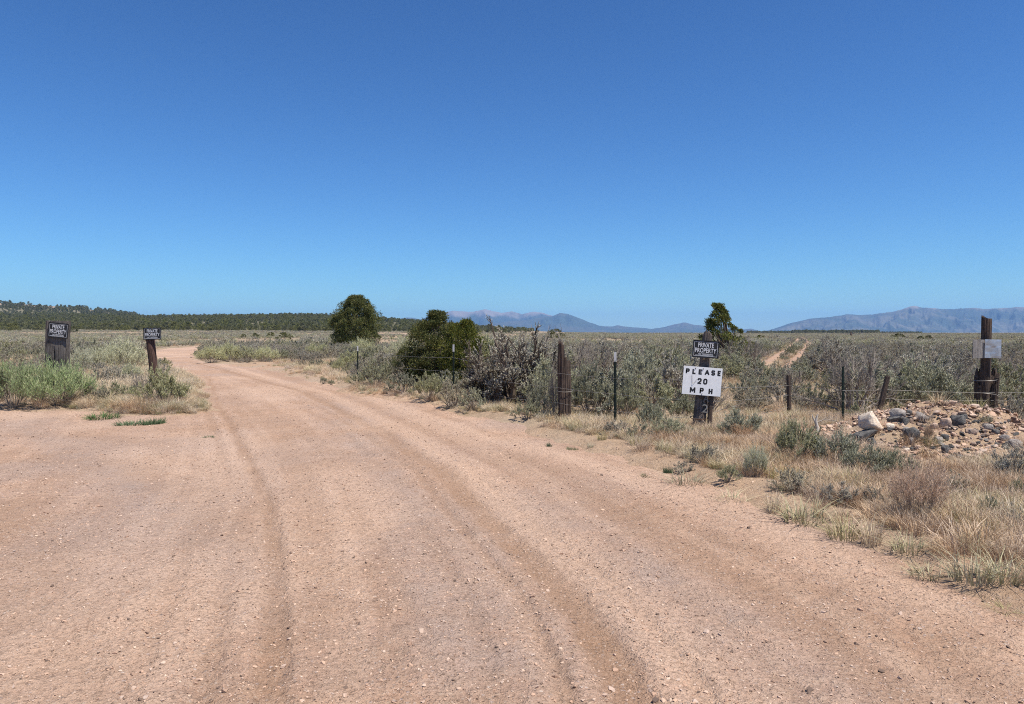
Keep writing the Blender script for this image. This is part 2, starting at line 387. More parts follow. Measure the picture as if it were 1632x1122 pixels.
rockA = np.clip(sstep(1850, 1930, Y) * sstep(2140, 2070, Y) * sstep(230, 120, PX) * sstep(-300, 20, PX) * (fbm(PX / 16, Y / 300, 3, 51) > .46), 0, 1) * (Y > 0)
woodA = sstep(45, 110, np.hypot(X, Y)) * .45 * (Y > 0) * (1 - .7 * ((PX > 590) & (PX < 900) & (Y < 500))) + .55 * sstep(520, 640, Y) * sstep(900, 700, PX) * (1 - rockA) * (Y > 0)
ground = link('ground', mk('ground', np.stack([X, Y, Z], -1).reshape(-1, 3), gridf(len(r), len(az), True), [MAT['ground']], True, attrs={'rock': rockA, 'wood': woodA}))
tag(ground, kind='structure')
az = np.linspace(-1.75, 1.75, 820); r = np.geomspace(.35, 150, 470)
X, Y = polar(az, r); S = road_sd(X, Y); K = rut_field(X, Y); Zr = road_z(X, Y, S, K)
Fq = gridf(len(r), len(az)); keep = (S.ravel()[Fq] < .25).all(1)
Fq = Fq[keep]; used = np.unique(Fq); mp_ = np.zeros(X.size, int); mp_[used] = np.arange(len(used))
GR = sstep(.5, .72, fbm(X * .7 + 40, Y * .45, 3, 61)) * (1 - K)
g1 = line_dist(X, Y, gpl([(20, 670), (200, 760), (320, 860), (400, 960)])); g2 = line_dist(X, Y, gpl([(560, 690), (640, 780), (700, 900), (760, 1050)])); g3 = line_dist(X, Y, gpl([(860, 800), (1050, 920), (1250, 1040)]))
GR = np.maximum(GR * .6, .9 * np.exp(-(np.minimum(np.minimum(g1, g2), g3) / .35) ** 2) * fbm(X * 3, Y * 3, 3, 62) * 1.4)
PA = sstep(.5, .7, fbm(X * .5 - 11, Y * .3 + 5, 3, 63)) * (1 - K) * .8
p1 = line_dist(X, Y, gpl([(330, 575), (520, 625), (660, 690), (760, 760), (900, 870), (1060, 1010), (1180, 1150)])); p2 = line_dist(X, Y, gpl([(560, 622), (760, 690), (980, 745), (1200, 820), (1500, 960)]))
PA = np.maximum(PA, np.exp(-(np.minimum(p1 / .22, p2 / .3)) ** 2) * .9)
DL = line_dist(X, Y, RUTS[0][0]); SG = np.where(X < np.interp(Y, *np.array(sorted([(p[1], p[0]) for p in RUTS[0][0]])).T), -1, 1)
ST = fbm(DL * SG * 5.5 + 30, np.hypot(X, Y) * .22, 4, 66)
fl = lambda A: A.ravel()[used]
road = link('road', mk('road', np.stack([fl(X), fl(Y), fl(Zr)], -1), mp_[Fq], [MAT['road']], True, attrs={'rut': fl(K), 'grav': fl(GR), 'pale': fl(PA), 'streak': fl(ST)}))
tag(road, kind='structure')
# two wheel tracks running away through the brush on the right
TRK_L = [(1196, 598), (1215, 584), (1238, 568), (1258, 556), (1270, 548), (1272, 543), (1268, 538.5), (1264, 535.5)]
TRK_R = [(1232, 606), (1252, 590), (1268, 574), (1280, 560), (1289, 549.5), (1286, 543.5), (1277, 538.8), (1270, 535.5)]
def track(L, wd):
    wd = wd * .58
    P = np.array(gpl(L)); t = np.linspace(0, len(P) - 1, 160); c = np.stack([np.interp(t, range(len(P)), P[:, k]) for k in (0, 1)], 1)
    d = np.gradient(c, axis=0); d /= np.linalg.norm(d, axis=1, keepdims=True); n = np.stack([d[:, 1], -d[:, 0]], 1)
    u = np.linspace(-1, 1, 7); q = c[:, None] + n[:, None] * (u[None, :, None] * wd * (.5 + .14 * (fbm(c[:, 0] * .5, c[:, 1] * .5, 2, 3)[:, None, None] - .5) * 2))
    z = ground_z(q[..., 0], q[..., 1]) + .04 - .07 * np.abs(u)[None] ** 4 + .02
    V = np.concatenate([q, z[..., None]], -1).reshape(-1, 3); return V, gridf(160, 7)
V, Fs = merge([track(TRK_L, 1.35), track(TRK_R, 1.2)])
tag(link('dirt_track', mk('dirt_track', V, Fs, [MAT['road']], True, attrs={'rut': np.full(len(V), .25), 'grav': np.zeros(len(V)), 'pale': np.zeros(len(V)), 'streak': np.full(len(V), .5)})), kind='structure')

def mountain(name, prof, D, depth, mat, bare_y, rough, seed):
    px = np.array([p[0] for p in prof], float); py = np.array([p[1] for p in prof], float)
    pp = np.linspace(px[0], px[-1], int((px[-1] - px[0]) * 1.1)); top = np.interp(pp, px, py)
    k = np.array([1, 2, 3, 2, 1.]) / 9; top = np.convolve(np.pad(top, 2, 'edge'), k, 'valid')
    top = top - (fbm(pp / 9, pp * 0, 3, seed) - .5) * 1.4
    s = np.linspace(-1, 1.3, 90)
    PXg, Sg = np.meshgrid(pp, s); Hc = (HY + .6 - top)[None] / F * D
    ridge = 1 - np.abs(2 * fbm(PXg / 42 + Sg * .5, Sg * 1.4 + seed, 5, seed, .55) - 1)
    shape = np.clip(1 - np.abs(Sg) ** 1.15, 0, 1)
    z = Hc * shape
    z = z - Hc * rough * (1 - ridge) * 2.2 * np.clip(np.abs(Sg) * 4, 0, 1) * shape ** .7
    Yd = D + Sg * depth * (1 + .25 * (fbm(PXg / 60, PXg * 0, 2, seed + 4) - .5))
    Xd = (PXg - CX) / F * Yd
    # no silhouette higher than the crest profile from far side
    z = np.where(Sg > 0, z * .92, z) - 25
    bare = np.zeros_like(z) if bare_y is None else sstep(bare_y[0], bare_y[1], z / D * F + (fbm(PXg / 14, Sg * 6, 3, seed + 2) - .5) * 16)
    o = link(name, mk(name, np.stack([Xd, Yd, z], -1).reshape(-1, 3), gridf(90, len(pp)), [mat], True, attrs={'bare': bare})); return tag(o, kind='structure')
mountain('mountains', [(600, 529), (632, 508), (648, 504), (670, 507), (700, 498), (722, 493), (748, 495), (774, 491), (798, 496), (816, 493.5), (832, 499), (850, 494.5), (866, 497), (882, 502), (910, 512), (960, 529)], 17000, 2200, MAT['mtn_c'], (21, 32), .30, 21)
mountain('mountains', [(700, 529), (770, 515), (840, 507), (878, 502), (893, 496), (905, 498.5), (930, 508), (955, 517), (975, 519), (984, 516), (996, 519), (1040, 522), (1060, 519), (1078, 514), (1092, 512), (1106, 516), (1130, 518), (1160, 521), (1185, 523), (1197, 521.5), (1212, 527), (1225, 530)], 14000, 1700, MAT['mtn_c'], None, .4, 34)
mountain('mountains', [(1195, 531), (1216, 527), (1240, 519), (1262, 512), (1290, 506), (1325, 502), (1350, 498), (1366, 499.5), (1392, 498.5), (1420, 494), (1436, 491), (1450, 486), (1458, 484.8), (1470, 487.5), (1500, 490), (1530, 488.5), (1556, 487.5), (1572, 489.5), (1600, 488), (1632, 486), (1750, 480), (1950, 487), (2300, 495)], 12500, 2600, MAT['mtn_r'], (36, 46), .5, 47)
mountain('mountains', [(-500, 500), (180, 510), (285, 503), (310, 498), (345, 497.5), (380, 499), (420, 506), (470, 520)], 9000, 900, MAT['mtn_r'], None, .2, 58)

# ---------------------------------------------------------------- shrub, tree and grass generators
def unit(v): return v / (np.linalg.norm(v, axis=-1, keepdims=True) + 1e-9)
def bush(seed, h=1., wd=1.2, ns=16, nsub=7, ntw=6, nl=14, leaf=(.028, .008), up=.5, dome=.45, thick=.012, gnarl=.05, sub=.24, tw=.12, bare=0.0, flop=1.3, lo1=.5):
    g = np.random.default_rng(seed)
    th = g.uniform(0, 2 * np.pi, ns) ; rho = np.sqrt(g.uniform(0.02, 1, ns))
    lump = .75 + .5 * vnoise(np.cos(th) * 1.6 + seed, np.sin(th) * 1.6, seed)
    tip = np.stack([rho * np.cos(th) * wd / 2 * lump * .85, rho * np.sin(th) * wd / 2 * lump * .85, h * (1 - dome * rho ** 2) * g.uniform(.66, .9, ns)], 1)
    b0 = np.stack([np.cos(th), np.sin(th), th * 0], 1) * (g.uniform(.01, .07, ns) * wd)[:, None]
    n = 7; t = np.linspace(0, 1, n)
    P = np.empty((ns, n, 3)); P[..., :2] = b0[:, None, :2] + (tip - b0)[:, None, :2] * (t ** .85)[None, :, None]; P[..., 2] = tip[:, None, 2] * (t ** flop)[None]
    P += np.cumsum(g.normal(0, gnarl / 2, (ns, n, 3)), 1) * t[None, :, None] * h; P[:, 0, 2] = -.05
    R = thick * h * (1 - .78 * t)[None] * g.uniform(.6, 1.3, (ns, 1))
    parts = [tubes(P, R, 4)]
    def branch(P, per, lo, L, rr, m, upk, spread):
        N, n, _ = P.shape; k = np.repeat(np.arange(N), per); tt = g.uniform(lo, 1, N * per) * (n - 1)
        i = np.minimum(tt.astype(int), n - 2); f = (tt - i)[:, None]
        s = P[k, i] * (1 - f) + P[k, i + 1] * f; tan = unit(P[k, i + 1] - P[k, i])
        out = unit(s * [1, 1, 0] / wd + 1e-6)
        d = unit(tan * .8 + out * .35 + g.normal(0, spread, (len(k), 3)) + [0, 0, upk])
        ln = L * h * g.uniform(.5, 1.25, len(k)); q = np.linspace(0, 1, m)
        bend = g.normal(0, .22, (len(k), 3)) + [0, 0, upk * .5]
        B = s[:, None] + d[:, None] * (q[None, :, None] * ln[:, None, None]) + bend[:, None] * (q ** 2)[None, :, None] * ln[:, None, None] * .5
        B[..., 2] = np.maximum(B[..., 2], .01 * h)
        return B, (rr * h * (1 - .7 * q))[None].repeat(len(k), 0)
    B, RB = branch(P, nsub, lo1, sub, thick * .36, 4, up * .6, .5); parts.append(tubes(B, RB, 3))
    T, RT = branch(B, ntw, .2, tw, thick * .16, 3, up, .55); parts.append(tubes(T, RT, 3))
    V1, F1 = merge(parts)
    keep = g.uniform(size=len(T)) >= bare
    T = T[keep]; N = len(T); k = np.repeat(np.arange(N), nl); tt = g.uniform(.1, 1.05, len(k))
    s = T[k, 0] * (1 - tt)[:, None] + T[k, -1] * tt[:, None]; d = unit(T[k, -1] - T[k, 0])
    d = unit(d + g.normal(0, .55, (len(k), 3)) + [0, 0, up * .6])
    ctr = P[:, -1].mean(0) * [0, 0, .35]; lump_c = P[k // max(1, len(k) // ns) % ns, -1] * .8 if False else ctr
    oo = unit(unit((s - ctr) / [wd / 2, wd / 2, h * .6]) + [0, 0, .25])
    V2, F2 = leaves(g, s, d, leaf[0] * g.uniform(.6, 1.3, len(k)), leaf[1] * g.uniform(.7, 1.3, len(k)), oo)
    return (V1, F1), (V2, F2)
def tuft(seed, h=.3, n=70, base=.06, lean=.5, wd=.005, seg=4):
    g = np.random.default_rng(seed); th = g.uniform(0, 6.283, n); rb = base * np.sqrt(g.uniform(size=n))
    H = h * g.uniform(.35, 1.05, n); ln = lean * g.uniform(.1, 1, n) ** 1.3; d = np.stack([np.cos(th), np.sin(th)], 1)
    d = unit(d + g.normal(0, .5, d.shape)); q = np.linspace(0, 1, seg)
    P = np.zeros((n, seg, 3)); P[..., :2] = (np.stack([np.cos(th), np.sin(th)], 1) * rb[:, None])[:, None] + d[:, None] * (H * ln)[:, None, None] * (q ** 1.8)[None, :, None]
    P[..., 2] = H[:, None] * (q * (1 - .35 * ln[:, None] * q)) - .01
    s = np.stack([-d[:, 1], d[:, 0], d[:, 0] * 0], 1); s = unit(s + g.normal(0, .5, s.shape))
    W = wd * g.uniform(.6, 1.3, n)[:, None] * (1 - .85 * q)[None]
    V = np.stack([P - s[:, None] * W[..., None], P + s[:, None] * W[..., None]], 2).reshape(-1, 3)
    i = np.arange(n * seg * 2).reshape(n, seg, 2)
    return V, np.stack([i[:, :-1, 0], i[:, :-1, 1], i[:, 1:, 1], i[:, 1:, 0]], -1).reshape(-1, 4)
def crown(seed, h, prof, nlobe, nleaf, lobe=.15, leaf=(.024, .008), low=.06, squash=.8):
    """leaf sprays packed into many lobes spread through the crown; prof(t) is its radius / h at height t"""
    g = np.random.default_rng(seed); C = []; 
    for i in range(nlobe):
        t = low + (1 - low) * ((i + g.uniform()) / nlobe) ** .9
        a = g.uniform(0, 6.283); rr = prof(t) * g.uniform(.35, 1.12) ** .5
        lr = lobe * g.uniform(.42, 1.2) * (1 if t < .8 else .7)
        C.append((rr * math.cos(a) * h * .82, rr * math.sin(a) * h * .82, min(t, 1 - lr * .55) * h, lr * h))
    C = np.array(C); k = np.repeat(np.arange(nlobe), nleaf // nlobe); n = len(k)
    d = unit(g.normal(size=(n, 3)) + [0, 0, .25]); rr = g.uniform(.55, 1.08, n) ** .7
    spl = .5 + .95 * vnoise(d[:, 0] * 3.6 + k * 3.7, d[:, 1] * 3.6 + d[:, 2] * 2.9, seed)
    P = C[k, :3] + d * (C[k, 3] * rr * spl)[:, None] * [1, 1, squash]
    P[:, 2] = np.maximum(P[:, 2], .02 * h)
    D = unit(d * .8 + g.normal(0, .45, (n, 3)) + [0, 0, .55])
    return leaves(g, P, D, leaf[0] * h * g.uniform(.6, 1.4, n), leaf[1] * h * g.uniform(.6, 1.4, n), d), C
def limbs(seed, C, h, n=14, thick=.03, base=(0, 0)):
    g = np.random.default_rng(seed); pick = C[g.choice(len(C), min(n, len(C)), replace=False)]; q = np.linspace(0, 1, 6)
    P = np.zeros((len(pick), 6, 3)); e = pick[:, :3]
    P[..., :2] = np.array(base)[None, None] * (1 - q)[None, :, None] + e[:, None, :2] * (q ** 1.4)[None, :, None]; P[..., 2] = e[:, None, 2] * (q ** .8)[None] - .1 * (1 - q)[None]
    P += g.normal(0, .012 * h, P.shape) * np.array([0, 1, 1, 1, 1, 0])[None, :, None]
    return tubes(P, thick * h * (1 - .8 * q)[None] * g.uniform(.5, 1.2, (len(pick), 1)), 6)

# prototypes (meshes only; objects are made where each plant stands)
BU = {}
def reg(kind, data, lm, wm='twig'):
    (V1, F1), (V2, F2) = data
    BU.setdefault(kind, []).append((mk('stems', V1, F1, [MAT[wm]]), mk('foliage', V2, F2, [MAT[lm]]), data, lm, wm))
for s in range(4): reg('sage', bush(10 + s, 1, 1.35, 30, 9, 5, 25, (.030, .0105), up=.55, sub=.12, tw=.06, lo1=.62, dome=.76), 'sage_a')
for s in range(4): reg('grey', bush(30 + s, 1, 1.3, 28, 9, 6, 19, (.027, .0095), up=.45, thick=.019, gnarl=.09, bare=.12, sub=.12, tw=.064, lo1=.6, dome=.72), 'sage_b')
for s in range(3): reg('rabbit', bush(50 + s, 1, 1.5, 46, 8, 6, 10, (.055, .008), up=1.0, dome=.74, thick=.008, gnarl=.02, sub=.3, tw=.15, flop=1.05), 'rabbit')
for s in range(2): reg('green', bush(60 + s, 1, 1.7, 60, 8, 5, 10, (.07, .008), up=1.1, dome=.74, thick=.007, gnarl=.02, sub=.34, tw=.18, flop=1.05), 'green')
for s in range(2): reg('rust', bush(70 + s, 1, 1.15, 50, 8, 5, 7, (.06, .005), up=1.0, dome=.35, thick=.006, gnarl=.02, sub=.32, tw=.16, flop=1.0), 'rust')
for s in range(3): reg('olive', bush(90 + s, 1, 1.5, 46, 9, 5, 12, (.04, .0095), up=.9, dome=.68, thick=.009, gnarl=.035, sub=.15, tw=.085, lo1=.55, flop=1.1), 'olive')
for s in range(2): reg('dead', bush(80 + s, 1, 1.3, 18, 9, 6, 6, (.03, .004), up=.35, thick=.02, gnarl=.11, sub=.26, tw=.14), 'dead')
def lowres(kind, seeds, lm, **kw):
    out = []
    for s in seeds:
        (V1, F1), (V2, F2) = bush(s, **kw); V, Fs = merge([(V1, F1[0]), (V2, F2)]); out.append(mk('far_' + kind, V, Fs, [MAT['twig'], MAT[lm]], mi=[0, 1]))
    return out

PROTO = bpy.data.collections.new('sources')   # never linked to the scene: only the scatter nodes use it
def scatter(name, protos, P, rot, scl, idx, label=None, cat=None):
    """one stuff object: a point for each plant or stone, the meshes set on them by geometry nodes"""
    c = bpy.data.collections.new(name + '_sources')
    for i, me in enumerate(protos):
        o = bpy.data.objects.new('%s_%02d' % (name + '_source', i), me); c.objects.link(o)
    me = bpy.data.meshes.new(name); me.vertices.add(len(P)); me.vertices.foreach_set('co', np.asarray(P, np.float32).ravel())
    a = me.attributes.new('rot', 'FLOAT_VECTOR', 'POINT'); a.data.foreach_set('vector', np.asarray(rot, np.float32).ravel())
    a = me.attributes.new('scl', 'FLOAT_VECTOR', 'POINT'); a.data.foreach_set('vector', np.asarray(scl, np.float32).ravel())
    a = me.attributes.new('idx', 'INT', 'POINT'); a.data.foreach_set('value', np.asarray(idx, np.int32).ravel())
    o = link(name, me); tag(o, label, cat, None, 'stuff')
    ng = bpy.data.node_groups.new(name, 'GeometryNodeTree')
    ng.interface.new_socket('Geometry', in_out='INPUT', socket_type='NodeSocketGeometry'); ng.interface.new_socket('Geometry', in_out='OUTPUT', socket_type='NodeSocketGeometry')
    N, L = ng.nodes, ng.links; gi = N.new('NodeGroupInput'); go = N.new('NodeGroupOutput'); ip = N.new('GeometryNodeInstanceOnPoints'); ci = N.new('GeometryNodeCollectionInfo')
    ci.inputs['Collection'].default_value = c; ci.inputs['Separate Children'].default_value = True; ci.inputs['Reset Children'].default_value = True
    def na(n, t):
        x = N.new('GeometryNodeInputNamedAttribute'); x.data_type = t; x.inputs['Name'].default_value = n; return x.outputs['Attribute']
    L.new(gi.outputs[0], ip.inputs['Points']); L.new(ci.outputs[0], ip.inputs['Instance']); ip.inputs['Pick Instance'].default_value = True
    L.new(na('idx', 'INT'), ip.inputs['Instance Index']); L.new(na('rot', 'FLOAT_VECTOR'), ip.inputs['Rotation']); L.new(na('scl', 'FLOAT_VECTOR'), ip.inputs['Scale'])
    L.new(ip.outputs[0], go.inputs[0]); md = o.modifiers.new('scatter', 'NODES'); md.node_group = ng; return o

rng = np.random.default_rng(7); random.seed(7)
PLACED = []      # x, y, radius of every hero plant or thing, kept clear by the scatters
def put_bush(kind, label, px, py, wpx, hpx, cat='sagebrush bush', group=None, name=None, z=None, var=None):
    p = gp(px, py); d = p.y; h = hpx / F * d; wd = wpx / F * d
    v = random.randrange(len(BU[kind])) if var is None else var
    st, fo = BU[kind][v][:2]
    b = {'sage': 1.35, 'grey': 1.3, 'rabbit': 1.5, 'green': 1.7, 'rust': 1.15, 'dead': 1.3, 'olive': 1.5}[kind]
    t = thing(name or {'rabbit': 'rabbitbrush', 'green': 'green_shrub', 'rust': 'dry_shrub', 'dead': 'dead_shrub'}.get(kind, 'sagebrush'), label, cat, (p.x, p.y, gz(p.x, p.y)), group, random.uniform(0, 6.28))
    t.scale = (wd / b, wd / b, h * 1.05)
    link('stems', st, t); link('foliage', fo, t); PLACED.append((p.x, p.y, wd * .42)); return t
def proj(x, y, z):
    c, s = math.cos(PITCH), math.sin(PITCH); d = y * c - (z - EYE) * s; v = y * s + (z - EYE) * c
    return CX + F * x / d, CY - F * v / d
_YY = np.geomspace(2.5, 5000, 7000)
def hit(px, py):
    """first point of the ground that shows at px, py"""
    x = (px - CX) / F * _YY; z = ground_z(x, _YY); sy = proj(x, _YY, z)[1]
    k = np.nonzero(sy <= py)[0]; i = k[0] if len(k) else len(_YY) - 1
    return Vector((x[i], _YY[i], z[i]))
gp0 = gp
def W(px, py, Y): return (px - CX) / F * Y, EYE + (HY - py) / F * Y

# ---------------------------------------------------------------- lettering
def text_mesh(name, items, mat, depth=.002, bold=.02):
    """items: (text, x0, x1, z0, z1) boxes on a board that faces -Y"""
    parts = []
    for body, x0, x1, z0, z1 in items:
        cu = bpy.data.curves.new('t', 'FONT'); cu.body = body; cu.offset = bold; cu.resolution_u = 3; cu.extrude = .001
        ob = bpy.data.objects.new('t', cu); COL.objects.link(ob)
        me = bpy.data.meshes.new_from_object(ob.evaluated_get(bpy.context.evaluated_depsgraph_get()))
        bpy.data.objects.remove(ob); bpy.data.curves.remove(cu)
        v = np.zeros(len(me.vertices) * 3); me.vertices.foreach_get('co', v); v = v.reshape(-1, 3)
        lo, hi = v.min(0), v.max(0); u = (v - lo) / (hi - lo + 1e-9)
        q = np.stack([x0 + u[:, 0] * (x1 - x0), -u[:, 2] * depth, z0 + u[:, 1] * (z1 - z0)], 1)
        parts.append((q, [list(p.vertices) for p in me.polygons])); bpy.data.meshes.remove(me)
    V = []; Fp = []; o = 0
    for q, f in parts:
        V += [tuple(p) for p in q]; Fp += [[i + o for i in p] for p in f]; o += len(q)
    me = bpy.data.meshes.new(name); me.from_pydata(V, [], Fp); me.materials.append(mat); me.update(); return me
def box(bm, x0, x1, y0, y1, z0, z1):
    vs = [bm.verts.new(p) for p in [(x0, y0, z0), (x1, y0, z0), (x1, y1, z0), (x0, y1, z0), (x0, y0, z1), (x1, y0, z1), (x1, y1, z1), (x0, y1, z1)]]
    for f in [(0, 3, 2, 1), (4, 5, 6, 7), (0, 1, 5, 4), (1, 2, 6, 5), (2, 3, 7, 6), (3, 0, 4, 7)]: bm.faces.new([vs[i] for i in f])
def bmo(name, bm, mat, parent=None, loc=(0, 0, 0), bev=0, smooth=False):
    if bev: bmesh.ops.bevel(bm, geom=bm.edges[:], offset=bev, segments=2, affect='EDGES', clamp_overlap=True)
    me = bpy.data.meshes.new(name); bm.to_mesh(me); bm.free(); me.materials.append(mat)
    if smooth: me.polygons.foreach_set('use_smooth', [True] * len(me.polygons))
    return link(name, me, parent, loc)
def board(name, wd, h, mat, parent, x, y, z, roll, yaw=0, th=.006, wob=.004, seed=0, pitch=0):
    nx, nz = 14, 10; g = np.random.default_rng(seed)
    u, v = np.meshgrid(np.linspace(-.5, .5, nx), np.linspace(-.5, .5, nz)); dy = (fbm(u * 3 + seed, v * 3, 2, seed) - .5) * wob * 2
    f = np.stack([u * wd, dy, v * h], -1).reshape(-1, 3); b = f + [0, th, 0]; i = gridf(nz, nx); n = nx * nz
    rim = np.concatenate([np.arange(nx), np.arange(1, nz) * nx + nx - 1, n - 2 - np.arange(nx - 1), (np.arange(nz - 2)[::-1] + 1) * nx])
    r2 = np.roll(rim, -1); side = np.stack([rim, rim + n, r2 + n, r2], 1)
    o = link(name, mk(name, np.concatenate([f, b]), [i, i[:, ::-1] + n, side], [mat]), parent, (x, y, z))
    o.rotation_euler = (pitch, roll, yaw); return o
def private_sign(parent, wd, h, x, y, z, roll, yaw=0, seed=1, label=None, pitch=0, name='property_sign'):
    o = board(name, wd, h, MAT['black'], parent, x, y, z, roll, yaw, seed=seed, wob=0, pitch=pitch)
    if label: o['label'] = label
    t = link('lettering', text_mesh('lettering', [('PRIVATE', -.31 * wd, .31 * wd, .10 * h, .37 * h), ('PROPERTY', -.42 * wd, .42 * wd, -.22 * h, .055 * h), ('NO TRESPASSING', -.28 * wd, .30 * wd, -.345 * h, -.265 * h)], MAT['letter_white'], .0004, bold=.010), o, (0, -.0008, 0))
    bm = bmesh.new(); a, b, k = .465 * wd, .43 * h, .0045
    box(bm, -a, a, -.0006, 0, b - k, b); box(bm, -a, a, -.0006, 0, -b, -b + k); box(bm, -a, -a + k, -.0006, 0, -b + k, b - k); box(bm, a - k, a, -.0006, 0, -b + k, b - k)
    box(bm, -.40 * wd, .32 * wd, -.0006, 0, -.392 * h, -.368 * h)
    bmo('border', bm, MAT['letter_white'], o, (0, -.0006, 0)); 
    bm = bmesh.new(); 
    for sx in (-1, 1):
        box(bm, sx * .5 * wd - .006, sx * .5 * wd + .006, -.007, .008, -.5 * h - .004, .5 * h + .004)
    for sz in (-1, 1): box(bm, -.5 * wd + .007, .5 * wd - .007, -.006, .0075, sz * .5 * h - .005, sz * .5 * h + .005)
    bmo('frame', bm, MAT['black'], o); return o
def post_mesh(name, h, rx, ry, mat, seed=0, sq=2.0, groove=.08, top=None, jag=.02, taper=.1, swell=.06, na=56, nr=40, bury=.15):
    a = np.linspace(0, 2 * np.pi, na, endpoint=False); q = np.linspace(0, 1, nr); A, Q = np.meshgrid(a, q)
    ca, sa = np.cos(A), np.sin(A); rr = (np.abs(ca) ** sq + np.abs(sa) ** sq) ** (-1 / sq)
    pa = np.cos(A) * 5 + seed; pb = np.sin(A) * 5
    g1 = vnoise(pa * 2.2 + pb * 1.3, pb * 2.2 + Q * 1.5, seed) - .5; g2 = vnoise(pa * .5, pb * .5 + Q * 3.3, seed + 5) - .5
    rr = rr * (1 - taper * Q) * (1 + groove * 2 * g1 + swell * 2 * g2)
    tp = h * (1 - jag * vnoise(np.cos(a) * 6 + seed, np.sin(a) * 6, seed + 9)) if top is None else h * np.array([top(t) for t in a]) * (1 - jag * vnoise(np.cos(a) * 9 + seed, np.sin(a) * 9, seed + 9))
    Zq = -bury + Q * (tp[None] + bury)
    V = np.stack([rx * rr * ca, ry * rr * sa, Zq], -1).reshape(-1, 3); i = gridf(nr, na, True)[:, ::-1]
    inner = np.stack([rx * rr[-1] * ca[-1] * .5, ry * rr[-1] * sa[-1] * .5, Zq[-1] - .012 * rx / .1], -1); n = nr * na
    j = np.arange(na); jn = (j + 1) % na; cap = np.stack([(nr - 1) * na + j, (nr - 1) * na + jn, n + jn, n + j], 1)
    c = inner.mean(0)[None]; c[0, 2] = inner[:, 2].min() if jag < .1 else inner[:, 2].mean(); fan = np.stack([n + j, n + jn, np.full(na, n + na)], 1)
    return mk(name, np.concatenate([V, inner, c]), [i, cap, fan], [mat], False)
def rock_mesh(name, seed, mat, pts=22, sub=2, sx=1, sy=1, sz=1, box_=.6, noise_=.09):
    g = np.random.default_rng(seed); d = unit(g.normal(size=(pts, 3))); d = np.sign(d) * np.abs(d) ** box_; d /= np.abs(d).max()
    bm = bmesh.new()
    for p in d * g.uniform(.82, 1, (pts, 1)): bm.verts.new((p[0] * .5 * sx, p[1] * .5 * sy, p[2] * .5 * sz))
    r_ = bmesh.ops.convex_hull(bm, input=bm.verts); bmesh.ops.delete(bm, geom=[v for v in bm.verts if not v.link_faces], context='VERTS')
    if sub:
        bmesh.ops.bevel(bm, geom=bm.edges[:], offset=.022 * max(sx, sz), segments=1, affect='EDGES', clamp_overlap=True)
        bmesh.ops.triangulate(bm, faces=bm.faces[:])
        bmesh.ops.subdivide_edges(bm, edges=bm.edges[:], cuts=sub, use_grid_fill=True)
        for v in bm.verts:
            x, y, z = v.co; k = float(fbm(np.array([x * 5 + z * 3 + seed]), np.array([y * 5 - z * 4]), 3, seed)[0]) - .5
            v.co *= 1 + noise_ * 2 * k
    me = bpy.data.meshes.new(name); bm.to_mesh(me); bm.free(); me.materials.append(mat)
    me.polygons.foreach_set('use_smooth', [sub > 2] * len(me.polygons))
    if sub: 
        try: me.set_sharp_from_angle(angle=rad(38))
        except Exception: pass
    return me
def bars(name, segs, mat, parent=None, sides=6, loc=(0, 0, 0)):
    parts = [tubes(np.array(p)[None], np.array(rr if hasattr(rr, '__len__') else [rr] * len(p))[None], sides) for p, rr in segs]
    V, Fs = merge(parts); return link(name, mk(name, V, Fs, [mat], True), parent, loc)

GL = {'P': [[(0, 0), (0, 1)], [(0, 1), (.8, 1), (1, .88), (1, .62), (.8, .48), (0, .48)]], 'L': [[(0, 1), (0, 0), (1, 0)]], 'E': [[(1, 1), (0, 1), (0, 0), (1, 0)], [(0, .5), (.85, .5)]],
      'A': [[(0, 0), (.5, 1), (1, 0)], [(.18, .33), (.82, .33)]], 'S': [[(1, .84), (.82, 1), (.18, 1), (0, .84), (0, .64), (.18, .53), (.82, .47), (1, .34), (1, .16), (.82, 0), (.18, 0), (0, .16)]],
      '2': [[(0, .78), (.15, 1), (.85, 1), (1, .82), (1, .6), (0, .02), (1, .02)]], '0': [[(.5, 1), (.85, .95), (1, .75), (1, .25), (.85, .05), (.5, 0), (.15, .05), (0, .25), (0, .75), (.15, .95), (.5, 1)]],
      'M': [[(0, 0), (0, 1), (.5, .3), (1, 1), (1, 0)]], 'H': [[(0, 0), (0, 1)], [(1, 0), (1, 1)], [(0, .5), (1, .5)]]}
def painted_letters(items, wd, mat, parent):
    V = []; Fs = []; dy = 0
    for ch, x0, x1, z0, z1 in items:
        g_ = wd / 2
        for line in GL[ch]:
            P = [Vector((x0 + g_ + u * (x1 - x0 - wd), z0 + g_ + v * (z1 - z0 - wd))) for u, v in line]
            for a, b_ in zip(P[:-1], P[1:]):
                d = (b_ - a).normalized(); n_ = Vector((-d.y, d.x)) * g_; e = d * g_ * .62; dy = (dy + 1) % 5; y_ = -.0006 - dy * .00009
                q = [a - e + n_, a - e - n_, b_ + e - n_, b_ + e + n_]; k = len(V); V += [(p_.x, y_, p_.y) for p_ in q]; Fs.append((k, k + 1, k + 2, k + 3))
    return link('lettering', mk('lettering', np.array(V), [np.array(Fs)], [mat]), parent)
